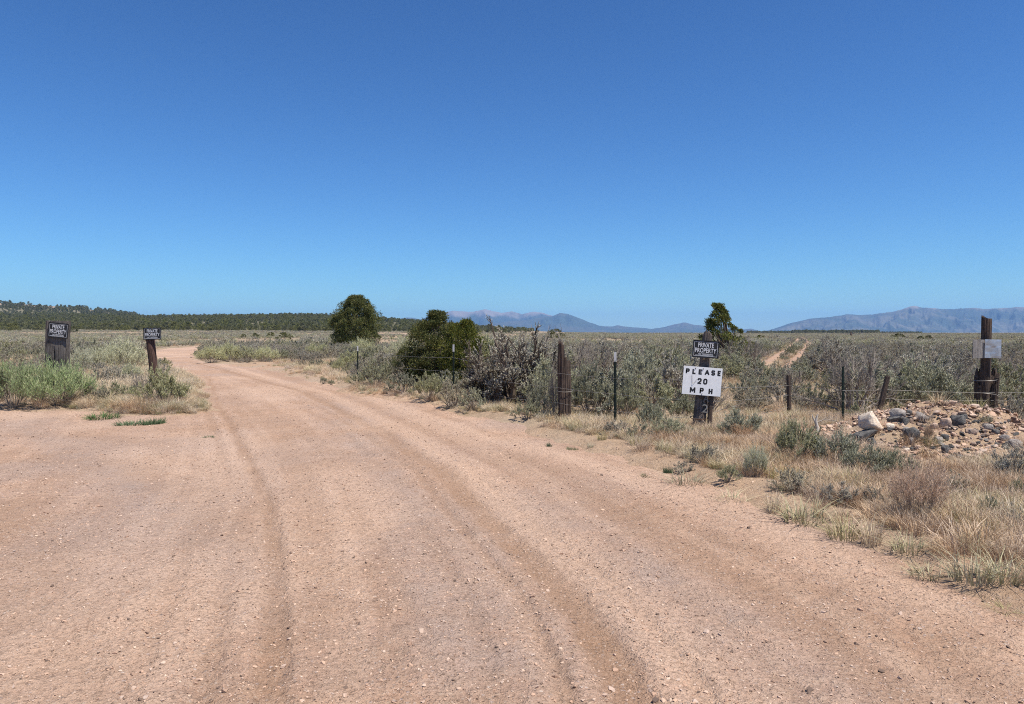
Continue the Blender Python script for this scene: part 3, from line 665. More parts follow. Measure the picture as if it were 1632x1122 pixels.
# ---------------------------------------------------------------- sign posts
# near post with two boards
b = Vector((3.0, 11.9, 0)); b.x = W(1113, 0, 11.9)[0]; b.z = gz(b.x, b.y)
t = thing('sign_post', 'thick leaning grey post carrying a black private property sign above a white speed sign', 'sign post', b)
LEAN = rad(5.2)
p = link('post', post_mesh('post', 1.64, .103, .103, MAT['signpost'], 3, 2.0, .07, lambda a: 1 - .05 * abs(math.cos(a + .6)), .03, .28, .10), t); p.rotation_euler = (0, LEAN, 0)
bars('wire_loop', [([(.14 * math.cos(a) + .02, .14 * math.sin(a), .235 + .012 * math.sin(a)) for a in np.linspace(0, 6.283, 25)], .006)], MAT['rusty'], t)
x, z = W(1119.8, 607.6, 11.72)
s = board('speed_sign', .605, .44, MAT['white'], t, x - b.x, -.17, z - b.z, rad(4.6), 0, seed=4, wob=0)
hw, hh = .3025, .22
def lx(f): return -hw + f * 2 * hw
def lz(f): return hh - f * 2 * hh
it = [(c, lx(a), lx(e), lz(.275), lz(.085)) for c, a, e in zip('PLEASE', [.055, .225, .385, .545, .715, .875], [.155, .32, .48, .67, .815, .965])]
it += [('2', lx(.375), lx(.485), lz(.615), lz(.40)), ('0', lx(.525), lx(.635), lz(.615), lz(.40))]
it += [('M', lx(.20), lx(.345), lz(.945), lz(.735)), ('P', lx(.455), lx(.56), lz(.945), lz(.735)), ('H', lx(.685), lx(.79), lz(.945), lz(.735))]
painted_letters(it, .0235, MAT['letter_black'], s)
bars('bent_wire', [([(lx(.22), -.008, lz(.26)), (lx(.235), -.008, lz(.45)), (lx(.25), -.010, lz(.62)), (lx(.30), -.008, lz(.56)), (lx(.36), -.008, lz(.45))], .0022)], MAT['wire'], s, 4)
bm = bmesh.new()
bm.free()
for fx, fz in ((.5, .06), (.52, .95), (.3, .06)):
    bm = bmesh.new(); bmesh.ops.create_uvsphere(bm, u_segments=8, v_segments=5, radius=.008, matrix=Matrix.Translation((lx(fx), -.004, lz(fz)))); bmo('screw', bm, MAT['rusty'], s)
mk_ = link('painted_mark', text_mesh('painted_mark', [('A', -.045, .045, .50, .60), ('2', -.05, .045, .33, .46)], MAT['faint'], .001, .0), t, (.045, -.152, 0)); mk_.rotation_euler = (rad(-2), LEAN, 0)
x, z = W(1125.6, 556.6, 11.72); private_sign(t, .395, .262, x - b.x, -.155, z - b.z, rad(4.3), seed=2)
PLACED.append((b.x, b.y, .3))
# stake leaning beside it
x0 = W(1131.5, 0, 11.80)[0]; t = thing('stake', 'thin dark stake standing just right of the post with the speed sign', 'stake', (x0, 11.80, gz(x0, 11.80)))
o = link('shaft', post_mesh('shaft', 1.02, .036, .03, MAT['oldpost'], 9, 3, .05, None, .03, .05, .1, 20, 24), t); o.rotation_euler = (0, rad(2.0), 0)
# far left plank post
x0 = W(89.5, 0, 17)[0]; b = Vector((x0, 17, gz(x0, 17)))
t = thing('sign_post', 'wide cracked grey timber post at far left with a private property sign near its top', 'sign post', b)
me = post_mesh('post', 1.86, .232, .10, MAT['tie'], 12, 7, .035, None, .012, -.02, .02, 110, 44)
co = np.zeros(len(me.vertices) * 3); me.vertices.foreach_get('co', co); co = co.reshape(-1, 3)
# rotted hollow low on its left side and the split above it
q = np.exp(-((co[:, 0] + .12) / .07) ** 2 - ((co[:, 2] - .78) / .16) ** 2) + np.exp(-((co[:, 0] + .03) / .02) ** 2) * sstep(.5, .7, co[:, 2]) * sstep(1.3, 1.1, co[:, 2]) * .6
co[:, 1] += np.where(co[:, 1] < 0, q * .09, 0); me.vertices.foreach_set('co', co.ravel()); me.update()
o = link('post', me, t); o.rotation_euler = (0, rad(1.7), 0)
x, z = W(92.2, 526.6, 16.86); private_sign(t, .43, .325, x - b.x + .008, -.135, z - b.z, rad(5.5), seed=5)
PLACED.append((b.x, b.y, .3))
# brown pipe-like post
x0 = W(248.5, 0, 19)[0]; b = Vector((x0, 19, gz(x0, 19)))
t = thing('sign_post', 'narrow dark brown leaning post beside the road bend with a small private property sign', 'sign post', b)
o = link('post', post_mesh('post', 1.66, .098, .098, MAT['brown'], 15, 2, .02, None, .01, -.04, .03, 40, 24), t); o.rotation_euler = (0, rad(-5.6), 0)
x, z = W(242.2, 531.8, 18.86); private_sign(t, .43, .29, x - b.x, -.12, z - b.z, rad(-.5), seed=6)
PLACED.append((b.x, b.y, .25))
# right hand tall post with its two panels and the rotten half beside it
x0 = W(1571, 0, 13.7)[0]; b = Vector((x0, 13.7, gz(x0, 13.7)))
t = thing('sign_post', 'tall dark gate post at right with a grey board and metal plate nailed across', 'sign post', b)
o = link('post', post_mesh('post', 1.93, .086, .086, MAT['oldpost'], 18, 2, .06, lambda a: 1 - .035 * abs(math.cos(a * .5 + .3)), .02, .06, .06), t, (.0, 0, 0)); o.rotation_euler = (0, rad(.3), 0)
for k, (dx, dy, hh_, rx, sd_, ln) in enumerate([(-.085, .03, .98, .065, 21, -1), (.085, -.04, 1.0, .08, 24, 4)]):
    o = link('rotten_slab', post_mesh('rotten_slab', hh_, rx, .09, MAT['oldpost'], sd_, 2, .16, lambda a: .86 + .14 * math.cos(a - 1), .14, .12, .22), t, (dx, dy, 0)); o.rotation_euler = (0, rad(ln), 0)
x, z = W(1562, 556, 13.55); board('grey_board', .225, .335, MAT['board'], t, x - b.x, -.135, z - b.z, rad(.5), 0, .022, .004, 8)
x, z = W(1583.8, 555.8, 13.52); board('metal_plate', .285, .335, MAT['tin'], t, x - b.x, -.165, z - b.z, rad(1), rad(-4), .003, .012, 9)
bars('wire_loop', [([(.19 * math.cos(a), .17 * math.sin(a), .50 + .012 * math.sin(a * 2)) for a in np.linspace(0, 6.283, 25)], .005)], MAT['wire'], t)
bars('wire_loop', [([(.19 * math.cos(a), .17 * math.sin(a), .74 + .012 * math.cos(a)) for a in np.linspace(0, 6.283, 25)], .005)], MAT['wire'], t)
PLACED.append((b.x, b.y, .35))
# splintered stump post
x0 = W(900.5, 0, 13.6)[0]; b = Vector((x0, 13.6, gz(x0, 13.6)))
t = thing('old_post', 'splintered dark brown post with one tall prong left of the steel post', 'post', b)
def topf(a):
    c = math.cos(a); return 1.0 if c < -.25 else (.97 if c < 0 else (.80 if c < .35 else .76))
o = link('post', post_mesh('post', 1.46, .112, .10, MAT['oldpost'], 31, 2.4, .13, topf, .07, .08, .12, 70, 46), t); o.rotation_euler = (0, rad(-.8), 0)
bars('wire_loop', [([(.145 * math.cos(a), .13 * math.sin(a), .55 + .02 * math.sin(a)) for a in np.linspace(0, 6.283, 25)], .004)], MAT['wire'], t)
PLACED.append((b.x, b.y, .25))
# other wooden posts of the fence
def stick_post(label, px, Y, h, r_, lean, seed, mat='oldpost', name='fence_post'):
    x0 = W(px, 0, Y)[0]; t = thing(name, label, 'fence post', (x0, Y, gz(x0, Y)))
    o = link('shaft', post_mesh('shaft', h, r_, r_ * .9, MAT[mat], seed, 2, .07, None, .05, .15, .14, 24, 26), t); o.rotation_euler = (rad(1), rad(lean), 0); PLACED.append((x0 + .1, Y + .3, .5)); return x0, Y
stick_post('slim knobbly wooden fence post in the dry grass left of the thin black post', 1259, 14.1, .81, .043, -1.8, 41)
stick_post('short dark stake tilted right behind the pale boulder', 1399, 13.3, .86, .052, 12, 43)
# steel T posts
def t_post(label, px, Y, h, tip=True, rust=False):
    x0 = W(px, 0, Y)[0]; t = thing('steel_post', label, 'steel post', (x0, Y, gz(x0, Y)), 'steel fence posts')
    m_ = MAT['rusty'] if rust else MAT['green_steel']; top = h - (.17 if tip else 0)
    def tee(z0, z1, k=1.0):
        bm = bmesh.new(); box(bm, -.022 * k, .022 * k, -.005 * k, .0 , z0, z1); box(bm, -.0045 * k, .0045 * k, .0006, .04 * k, z0, z1); return bm
    bm = tee(-.2, top)
    for k in range(int(top / .055)): box(bm, -.006, .006, -.013, -.0045, .06 + k * .055, .078 + k * .055)
    bmo('shaft', bm, m_, t)
    if tip: bmo('painted_tip', tee(top + .001, h, 1.04), MAT['tip_white'], t, bev=.001)
    t.rotation_euler = (0, rad(random.uniform(-.8, .8)), rad(random.uniform(-20, 20))); return x0, Y
t_post('dark steel fence post with white tip between splintered post and speed sign', 981, 12.9, 1.27)
t_post('white tipped steel fence post in front of the round dark junipers', 722.5, 17.8, 1.31)
t_post('steel fence post with white tip where the roadside brush begins below the large round juniper', 570, 24.3, 1.16)
t_post('thin black steel post in the dry grass left of the pale boulder', 1345, 12.75, 1.0, False)
# barbed wires
FP = [(W(570, 0, 24.2)[0], 24.2), (W(722.5, 0, 17.75)[0], 17.75), (W(888, 0, 13.5)[0], 13.5), (W(981, 0, 12.87)[0], 12.87), (W(1115, 0, 11.77)[0], 11.77)]
FR = [(W(1128, 0, 11.8)[0], 11.8), (W(1258, 0, 14.05)[0], 14.05), (W(1345, 0, 12.72)[0], 12.72), (W(1412, 0, 13.55)[0], 13.55), (W(1566, 0, 13.55)[0], 13.55), (W(1800, 0, 13.9)[0], 13.9)]
def wire(label, pts, zs, sag, seed, th=.0022):
    g = np.random.default_rng(seed); path = []; barbs = []
    for (a, b2), za, zb in zip(zip(pts[:-1], pts[1:]), zs[:-1], zs[1:]):
        n = 24
        A = np.array([a[0], a[1], gz(*a) - float(mound(*a)) + za]); B = np.array([b2[0], b2[1], gz(*b2) - float(mound(*b2)) + zb]); L_ = np.linalg.norm(B - A)
        for k in range(n):
            u = k / n; p_ = A + (B - A) * u; p_[2] -= sag * 4 * u * (1 - u) * L_ / 4 + 0; p_ += g.normal(0, .0012, 3); path.append(p_)
        for k in range(int(L_ / .14)):
            u = (k + .5) / int(L_ / .14); p_ = A + (B - A) * u; p_[2] -= sag * 4 * u * (1 - u) * L_ / 4
            barbs.append(([p_ + [-.004, 0, -.014], p_ + [.004, 0, .014]], .0016)); barbs.append(([p_ + [.003, -.012, -.004], p_ + [-.003, .012, .004]], .0016))
    path.append(B)
    V, Fs = merge([tubes(np.array(path)[None], np.full((1, len(path)), th), 4)] + [tubes(np.array(p)[None], np.full((1, 2), r_), 3) for p, r_ in barbs])
    o = link('barbed_wire', mk('barbed_wire', V, Fs, [MAT['wire']], True)); tag(o, label, 'barbed wire', 'fence wires')
wire('top barbed wire strand running from the far steel post to the speed sign post', FP, [1.0, 1.0, .86, .82, .86], .03, 1)
wire('middle barbed wire strand running along the brush left of the speed sign', FP, [.7, .68, .6, .55, .52], .04, 2)
wire('lowest sagging barbed wire strand in the grass left of the speed sign', FP, [.35, .35, .33, .26, .24], .06, 3)
wire('top barbed wire strand stretched between the speed sign post and the tall gate post', FR, [.72, .60, .62, .56, .52, .55], .015, 4, .0026)
wire('middle barbed wire strand right of the speed sign post', FR, [.50, .42, .44, .40, .38, .4], .03, 5)
wire('lowest slack barbed wire strand right of the speed sign post', FR, [.24, .20, .22, .2, .2, .2], .07, 6)

# ---------------------------------------------------------------- spoil heap stones
def put_rock(label, px, py, wpx, hpx, mat, seed, name='rock', dz=.0, sub=2, rz=None, depth=.8, tilt=0, group='stones on the spoil heap', sink=.38, base=None, bx=.6, pts=22):
    p = base or hit(px, py + hpx * .5); d = p.y; wd, h = wpx / F * d, hpx / F * d
    o = link(name, rock_mesh(name, seed, MAT[mat], pts, sub, wd, wd * depth, h * 1.15, bx), None, (p.x, p.y + (0 if base else wd * depth * .2), p.z + h * (.5 - sink * .4) + dz))
    o.rotation_euler = (0, tilt, random.uniform(-.5, .5) if rz is None else rz)
    tag(o, label, 'rock', group); PLACED.append((p.x, p.y, wd * .6)); return o
bp = hit(1391, 700)
put_rock('large cream coloured boulder perched on the left end of the stone heap', 1394, 672, 56, 37, 'rock_pale', 5, 'boulder', 0, 4, .1, .8, .06, base=hit(1394, 688), sink=.12, bx=.8, pts=17)
RL = [('dark split rock with white streaks directly beneath the cream boulder', 1384, 694, 38, 14, 'rock_dark', 101), ('small black rock low in the bush below the cream boulder', 1393, 705, 12, 16, 'rock_dark', 102),
      ('flat grey slab on the heap crest right of the cream boulder', 1435, 659, 24, 12, 'rock_grey', 103), ('dark flat rock under the grey crest slab', 1428, 669, 24, 8, 'rock_dark', 104), ('dark upright chunk below the right end of the grey crest slab', 1446, 672, 12, 13, 'rock_dark', 105),
      ('small cream stone just right of the boulder', 1421, 679, 14, 7, 'rock_pale', 106), ('broad speckled grey slab in the middle of the heap crest', 1470, 664, 28, 12, 'rock_grey', 107), ('little mossy dark stone touching the grey crest slab', 1451, 657, 8, 5, 'rock_dark', 108),
      ('big black rock with a broken face left of the grass tuft on the heap', 1458, 693, 24, 19, 'rock_dark', 109), ('small grey stone leaning on the big black broken rock', 1447, 685, 10, 8, 'rock_grey', 110), ('thin upright grey flake below the big black broken rock', 1456, 703, 8, 11, 'rock_grey', 111),
      ('pinkish grey stone left of the two dark crest stones', 1511, 673, 16, 14, 'rock_pink', 112), ('large blue grey stone at the right of the heap crest', 1530, 670, 23, 16, 'rock_dark', 113), ('smaller dark stone tucked behind the blue grey crest stone', 1540, 665, 11, 8, 'rock_dark', 114),
      ('flat pinkish stone on the right slope of the heap', 1553, 688, 17, 8, 'rock_pink', 115), ('pale grey stone in the middle of the heap above the black stones', 1499, 700, 12, 9, 'rock_grey', 116), ('rounded dark grey stone touching the pale grey middle stone', 1509, 697, 12, 9, 'rock_dark', 117),
      ('flat grey pebble right below the pale grey middle stone', 1504, 708, 10, 6, 'rock_grey', 118), ('black wedge shaped stone below the middle of the heap', 1511, 716, 13, 12, 'rock_dark', 119), ('left one of the three stones in a row low on the heap', 1519, 730, 15, 10, 'rock_dark', 120),
      ('dark middle one of the three stones in a row low on the heap', 1533, 729, 12, 9, 'rock_dark', 121), ('pinkish right one of the three stones in a row low on the heap', 1547, 729, 14, 9, 'rock_pink', 122), ('long pinkish stone lying above the row of three low stones', 1563, 724, 17, 8, 'rock_pink', 123),
      ('pale flat slab at the lower foot of the heap', 1531, 743, 22, 8, 'rock_pale', 124), ('small white chip low on the left slope of the heap', 1448, 717, 9, 5, 'rock_pale', 125), ('grey block where the heap runs down to the gate post', 1577, 681, 15, 9, 'rock_grey', 126),
      ('dark chip beside the left end of the fallen log', 1590, 688, 11, 7, 'rock_dark', 127), ('pale grey stone under the fallen log', 1604, 697, 15, 9, 'rock_grey', 128), ('large grey stone at the right edge below the fallen log', 1622, 707, 20, 11, 'rock_grey', 129), ('blue grey stone low at the right of the heap', 1606, 711, 10, 9, 'rock_dark', 130),
      ('pink stone in the middle of the heap crest', 1492, 679, 11, 8, 'rock_pink', 131), ('small pinkish stone above the grass tuft on the heap', 1480, 690, 9, 6, 'rock_pink', 132), ('low tan stone left of the grass tuft on the heap', 1466, 713, 10, 6, 'rock_pink', 133)]
for L_ in RL: put_rock(L_[0], L_[1], L_[2], L_[3] * 1.15, L_[4] * 1.2, L_[5], L_[6], tilt=random.uniform(-.3, .3), sink=.2)
g_ = np.random.default_rng(77); bits = []
for k in range(330):      # broken rock too small and too many to tell apart
    px_, py_ = g_.uniform(1398, 1625), g_.uniform(662, 752)
    if py_ > 700 + (px_ - 1398) * .5 or py_ < 655 + abs(px_ - 1490) * .12: continue
    q_ = hit(px_, py_); bits.append((q_, g_.uniform(.035, .11), g_.choice(3, p=[.34, .3, .36]), g_.uniform(0, 6.28), g_.uniform(-.5, .5)))
RUB = bits
bars('log', [([(W(1596, 0, 12.0)[0], 12.2, .14), (W(1612, 0, 12.0)[0], 11.95, .13), (W(1640, 0, 11.7)[0], 11.7, .06), (W(1700, 0, 11.4)[0], 11.4, .06)], [.022, .036, .045, .04])], MAT['signpost'], sides=10)
tag(bpy.data.objects['log'], 'weathered fallen log lying at the right edge behind the stone heap', 'log')
p = hit(1302, 693); g = np.random.default_rng(5)
t = thing('dead_branch', 'bleached white broken branch standing in the bush left of the cream boulder', 'branch', p)
bars('limb', [([(0, 0, -.05), (.02, 0, .1), (-.005, 0, .2), (.02, .0, .30)], [.034, .028, .02, .008]), ([(.0, 0, .16), (-.05, 0, .26), (-.06, .0, .3)], [.014, .009, .004])], MAT['deadwood'], t)
bars('twigs', [([(.01, 0, .18), (.14, .05, .22), (.3, .02, .2), (.42, 0, .08)], [.012, .008, .006, .003]), ([(.14, .05, .22), (.24, .05, .29)], [.006, .002])], MAT['twig'], t)
# loose stones lying on the road that stand out
for L_ in [('pale flat stone lying alone in the middle of the left wheel lane', 434, 822, 22, 6, 'rock_pale', 201), ('pale stone a little nearer than the lone flat one in the left lane', 466, 883, 26, 6, 'rock_pale', 202), ('whitish stone at the left edge of the gravel', 14, 946, 20, 6, 'rock_pale', 203),
           ('dark clod lying on the road where it starts to bend', 490, 647, 11, 6, 'rock_dark', 204), ('pinkish flat stone right of centre in the near gravel', 645, 982, 18, 7, 'rock_pink', 205), ('dark small stone in the gravel below the speed sign', 1230, 893, 8, 5, 'rock_dark', 206),
           ('wide flat stone bedded in the near right gravel', 1322, 1043, 36, 9, 'rock_pink', 207), ('pale pink oval stone in the right gravel', 1268, 996, 16, 6, 'rock_pink', 208), ('small tan cobble at the bottom right of the gravel', 1396, 1056, 18, 7, 'rock_pale', 209), ('tan cobble at the bottom edge left of centre', 630, 1112, 17, 8, 'rock_pale', 210), ('grey flat stone in the gravel right of centre', 1045, 1028, 36, 8, 'rock_grey', 211)]:
    put_rock(L_[0], *L_[1:5], L_[5], L_[6], name='stone', group='larger stones on the gravel', sink=.9, depth=.9)
# ---------------------------------------------------------------- trees
def juniper(label, px, base, wpx, hpx, seed, prof, nl=60, leaf=22000, lobe=.15, skew=0, name='juniper_tree', lf=(.024, .009), nlimb=14, cat='juniper', group=None, pos=None, low=.06, wide=1.3):
    p = pos or hit(px, base); d = p.y; h = hpx / F * d; mx = max(prof(k / 20) for k in range(21)); k = wpx / F * d / h / 2 / mx * wide
    (V, Fc), C = crown(seed, 1.0, lambda t: prof(t) * k, nl, leaf, lobe, lf, low)
    V = V.copy(); V[:, 0] += skew * V[:, 2] ** 1.2; C = C.copy(); C[:, 0] += skew * C[:, 2] ** 1.2
    t = thing(name, label, cat, p, group, 0); t.scale = (h, h, h)
    link('crown', mk('crown', V, Fc, [MAT['juniper']]), t)
    Vt, Ft = limbs(seed + 1, C, 1.0, nlimb, .028); link('trunk', mk('trunk', Vt, Ft, [MAT['trunk']]), t); PLACED.append((p.x, p.y, wpx / F * d * .45)); return t
pr_round = lambda t: .46 * (math.sin(min(1, (t + .22) / 1.22) * math.pi * .94 + .05) ** .7 if t < 1 else .1)
pr_egg = lambda t: np.interp(t, [0, .15, .35, .55, .75, .9, 1], [.36, .43, .46, .43, .33, .2, .06])
pr_cone = lambda t: np.interp(t, [0, .2, .4, .55, .7, .85, 1], [.36, .42, .40, .30, .19, .11, .05])
pr_wide = lambda t: np.interp(t, [0, .3, .6, .85, 1], [.5, .5, .42, .28, .1])
juniper('large dense egg shaped juniper standing alone left of centre', 568, 557, 78, 84, 3, pr_egg, 170, 80000, .12, wide=1.14)
juniper('low bright green juniper bush at the right foot of the large round juniper', 592, 559, 32, 20, 5, pr_wide, 24, 8000, .2, name='juniper_bush')
juniper('dark low juniper skirt at the left foot of the large round juniper', 540, 558, 30, 14, 6, pr_wide, 20, 7000, .22, name='juniper_bush')
def P2(px, Y): x = W(px, 0, Y)[0]; return Vector((x, Y, gz(x, Y)))
juniper('tallest olive green juniper of the clump right of the large round juniper', 696, 0, 92, 122, 8, pr_egg, 100, 42000, .12, pos=P2(699, 21.3), nlimb=18)
juniper('right hand juniper of the clump, behind the white tipped steel post', 742, 0, 66, 112, 9, pr_egg, 70, 28000, .12, pos=P2(740, 20.4), nlimb=16)
juniper('low spreading juniper at the left of the olive green clump', 655, 0, 92, 64, 11, pr_wide, 60, 26000, .17, pos=P2(658, 21.6), name='juniper_bush')
juniper('ragged dark juniper with a narrow leaning top behind the speed sign post', 1153, 0, 70, 88, 14, pr_cone, 64, 15000, .085, skew=-.20, wide=1.42, pos=P2(1160, 45), lf=(.034, .013), nlimb=22)
for k, (lb, px, py, wp, hp) in enumerate([('round dark juniper bush alone on the plain behind the grey dead brush', 885, 541, 27, 16), ('low olive bush on the plain at right, left of the pair of small junipers', 1431, 543, 21, 11), ('left one of the pair of small dark junipers left of the tall gate post', 1467, 545, 12, 9), ('right one of the pair of small dark junipers left of the tall gate post', 1480, 544, 11, 9),
        ('small round bush on the plain left of the two wheel tracks', 1212, 541, 13, 7), ('dark juniper near the forest edge right of the distant road bend', 453, 542, 24, 12), ('small juniper left of the darker one near the distant road bend', 407, 540, 11, 9), ('tiny juniper on the flat before the forest above the rabbitbrush row', 388, 539, 9, 6), ('yellow green small tree at the forest foot right of the timber post', 117, 530, 13, 10),
        ('single small juniper before the forest, between the two junipers near the distant bend', 432, 538, 12, 8)]):
    juniper(lb, px, py, wp, hp, 60 + k, pr_wide if k != 8 else pr_egg, 26, 5000, .2, name='juniper_bush', lf=(.07, .03), nlimb=5, cat='juniper')
# dead snag on the plain
p = hit(1356, 538); h = 9.5 / F * p.y
t = thing('dead_snag', 'small black snag sticking up alone on the plain', 'snag', p); bars('trunk', [([(0, 0, -.1), (.05 * h, 0, .5 * h), (-.03 * h, 0, h)], [.22 * h, .17 * h, .05 * h]), ([(0, 0, .3 * h), (.2 * h, 0, .5 * h), (.22 * h, 0, .66 * h)], [.1 * h, .09 * h, .05 * h])], MAT['oldpost'], t)
bmo('pale_root', (lambda bm: (bmesh.ops.create_icosphere(bm, subdivisions=2, radius=.26 * h, matrix=Matrix.Diagonal((1.2, 1, .4, 1))), bm)[1])(bmesh.new()), MAT['board'], t)
# cabin at the forest edge
p = hit(197, 521.5); u = p.y / F
t = thing('cabin', 'tiny cabin with a bright metal roof at the edge of the forest on the left', 'cabin', p)
bm = bmesh.new(); box(bm, -5.5 * u, 5.5 * u, -2, 2, -.5, 3.2 * u); bmo('wall', bm, MAT['board'], t)
bm = bmesh.new(); z0, z1 = 3.25 * u, 6.2 * u
vs = [bm.verts.new(q) for q in [(-7.5 * u, -2.7, z0), (7.5 * u, -2.7, z0), (7.5 * u, 2.7, z0), (-7.5 * u, 2.7, z0), (-1 * u, 0, z1), (3 * u, 0, z1)]]
for f in [(0, 1, 5, 4), (1, 2, 5), (2, 3, 4, 5), (3, 0, 4), (0, 3, 2, 1)]: bm.faces.new([vs[i] for i in f])
bmo('roof', bm, MAT['tin'], t)
bm = bmesh.new(); box(bm, -1 * u, .6 * u, -2.06, -2.003, 0, 2.2 * u); bmo('door', bm, MAT['oldpost'], t)
for sx in (-3.6, 2.6):
    bm = bmesh.new(); box(bm, sx * u, (sx + 1.2) * u, -2.06, -2.003, 1.0 * u, 2.2 * u); bmo('window', bm, MAT['black'], t)

# ---------------------------------------------------------------- plants one can point to
HB = [('green', 'bright green feathery shrub at the far left edge in front of the timber post', 22, 652, 100, 62), ('green', 'bright green feathery shrub directly in front of the wide timber post', 92, 650, 100, 60),
      ('olive', 'grey green bush in front of the narrow brown sign post', 262, 650, 90, 66), ('grey', 'dark twiggy bush between the two left sign posts', 158, 622, 42, 40), ('grey', 'brittle grey bush right of the green feathery shrubs', 160, 648, 60, 36), ('olive', 'small grey green bush left of the one in front of the brown post', 205, 645, 44, 34), ('dead', 'dark dead twigs left of the grey green bush by the brown post', 222, 640, 40, 46),
      ('rabbit', 'big pale dome shaped rabbitbrush between the two left sign posts', 197, 590, 66, 46), ('rabbit', 'smaller yellowish rabbitbrush left of the big dome shaped one', 160, 592, 50, 34), ('rabbit', 'low pale rabbitbrush just right of the wide timber post', 128, 594, 44, 34),
      ('sage', 'small sage behind the left edge of the green feathery shrub', 18, 606, 40, 24), ('grey', 'small grey bush left of the wide timber post', 55, 600, 38, 26),
      ('rabbit', 'leftmost pale bush of the row at the inside of the road bend', 338, 578, 46, 25), ('rabbit', 'second pale bush of the row at the inside of the road bend', 366, 577, 44, 27), ('olive', 'third bush of the row at the inside of the road bend', 393, 577, 38, 28), ('rabbit', 'fourth bush of the row at the inside of the road bend', 424, 576, 40, 22), ('olive', 'fifth bush of the row at the inside of the road bend', 448, 575, 36, 20),
      ('rabbit', 'bright round rabbitbrush left of the large juniper at the row end', 505, 572, 46, 22), ('sage', 'grey sage left of the bright round rabbitbrush at the row end', 478, 573, 34, 19), ('grey', 'grey sage at the foot of the large juniper, left side', 545, 574, 40, 20), ('rabbit', 'pale green bush at the foot of the large juniper, right side', 580, 570, 50, 28),
      ('rabbit', 'small upright green bush alone beside the road in front of the large juniper', 540, 592, 24, 18), ('olive', 'small olive tuft bush at the road edge left of the far steel post', 515, 611, 13, 12), ('olive', 'second tiny olive bush left of the far steel post', 528, 613, 14, 8),
      ('olive', 'roadside sage right of the far steel post', 598, 622, 62, 48), ('sage', 'roadside sage in front of the low spreading juniper', 642, 632, 62, 42), ('olive', 'roadside sage right in front of the olive juniper clump', 685, 640, 62, 44), ('grey', 'roadside sage at the foot of the white tipped steel post', 722, 650, 56, 46), ('sage', 'roadside sage touching the left side of the grey dead brush', 752, 656, 48, 44), ('grey', 'grey sage behind the far steel post', 625, 600, 60, 36), ('sage', 'low sage left of the far steel post base', 572, 618, 40, 24),
      ('rabbit', 'pale bush beyond the low spreading juniper', 640, 580, 60, 40), ('olive', 'low green sage between the grey dead brush and the splintered post', 868, 664, 60, 62), ('sage', 'small sage at the foot of the splintered post, left side', 838, 672, 50, 36),
      ('dead', 'grey dead stems standing against the left side of the splintered post', 884, 668, 34, 84), ('olive', 'tall olive sage just right of the splintered post', 940, 664, 64, 92), ('olive', 'olive sage behind the white tipped post left of the speed sign', 995, 668, 66, 70), ('olive', 'low sage right of the white tipped post left of the speed sign', 1038, 684, 60, 46),
      ('olive', 'low sage in front of the speed sign post, left side', 1066, 702, 74, 34), ('olive', 'round green sage just right of the speed sign stake', 1182, 704, 88, 50), ('rust', 'dry tan clump at the foot of the round sage by the speed sign', 1182, 707, 44, 24), ('rabbit', 'small pale green bush in the grass below the speed sign', 1206, 768, 40, 44),
      ('olive', 'wide olive sage left of the bleached white branch', 1272, 740, 96, 72), ('olive', 'olive sage under the bleached white branch', 1332, 748, 96, 62), ('olive', 'olive sage below the cream boulder', 1380, 764, 96, 56), ('olive', 'olive sage right below the cream boulder', 1432, 768, 72, 54),
      ('rust', 'rust brown dry round shrub in the right foreground', 1466, 838, 92, 84), ('grey', 'low grey plant at the verge in front of the white tipped post', 985, 696, 54, 26), ('sage', 'low sage at the verge left of the speed sign post', 1022, 704, 56, 28), ('grey', 'low grey plant in the verge grass straight below the speed sign', 1120, 744, 54, 34), ('olive', 'low green plant left of the small pale green bush', 1160, 772, 44, 30), ('grey', 'grey brown weed clump below the wide olive sage', 1262, 790, 70, 40),
      ('grey', 'grey brown weed clump below the olive sage under the branch', 1335, 808, 72, 40), ('grey', 'grey brown weed clump left of the rust brown shrub', 1400, 812, 56, 40), ('grey', 'grey weed clump between rust brown shrub and the heap foot', 1520, 792, 60, 40), ('sage', 'small sage right of the rust brown shrub, nearest the gravel', 1530, 850, 50, 32), ('grey', 'low grey clump at the right frame edge below the sage', 1615, 850, 60, 44), ('grey', 'small grey weed right of the flat verge weed', 1090, 752, 36, 20),
      ('sage', 'small sage on the hump between the wheel tracks, nearest', 1236, 590, 22, 13), ('olive', 'small sage on the hump between the wheel tracks, second', 1250, 577, 18, 10), ('sage', 'small sage on the hump between the wheel tracks, third', 1262, 566, 14, 8), ('grey', 'small sage on the hump between the wheel tracks, farthest', 1273, 556, 12, 7), ('grey', 'grey brown shrub at the right edge below the stone heap', 1612, 770, 76, 62), ('olive', 'small green shrub at the right edge above the foreground grass', 1626, 800, 44, 40), ('olive', 'blue green sprig in the dry grass right of the rust brown shrub', 1578, 832, 40, 44),
      ('rust', 'small brown grass clump growing on the stone heap', 1479, 724, 16, 24), ('grey', 'pale twiggy bush in the grass between speed sign and slim wooden post', 1200, 655, 66, 44), ('grey', 'small bush behind the slim wooden post', 1275, 655, 54, 32), ('sage', 'low bush behind the thin black post', 1318, 652, 50, 26), ('sage', 'olive bush left of the tilted stake', 1370, 672, 44, 34),
      ('sage', 'dense bush at the left foot of the tall gate post', 1535, 668, 66, 44), ('grey', 'tangled bush at the right foot of the tall gate post', 1612, 690, 70, 64)]
for k, (kd, lb, px, py, wp, hp) in enumerate(HB): put_bush(kd, lb, px, py, wp, hp, {'rabbit': 'rabbitbrush', 'green': 'green shrub', 'rust': 'dry shrub', 'dead': 'dead shrub'}.get(kd, 'sagebrush'))
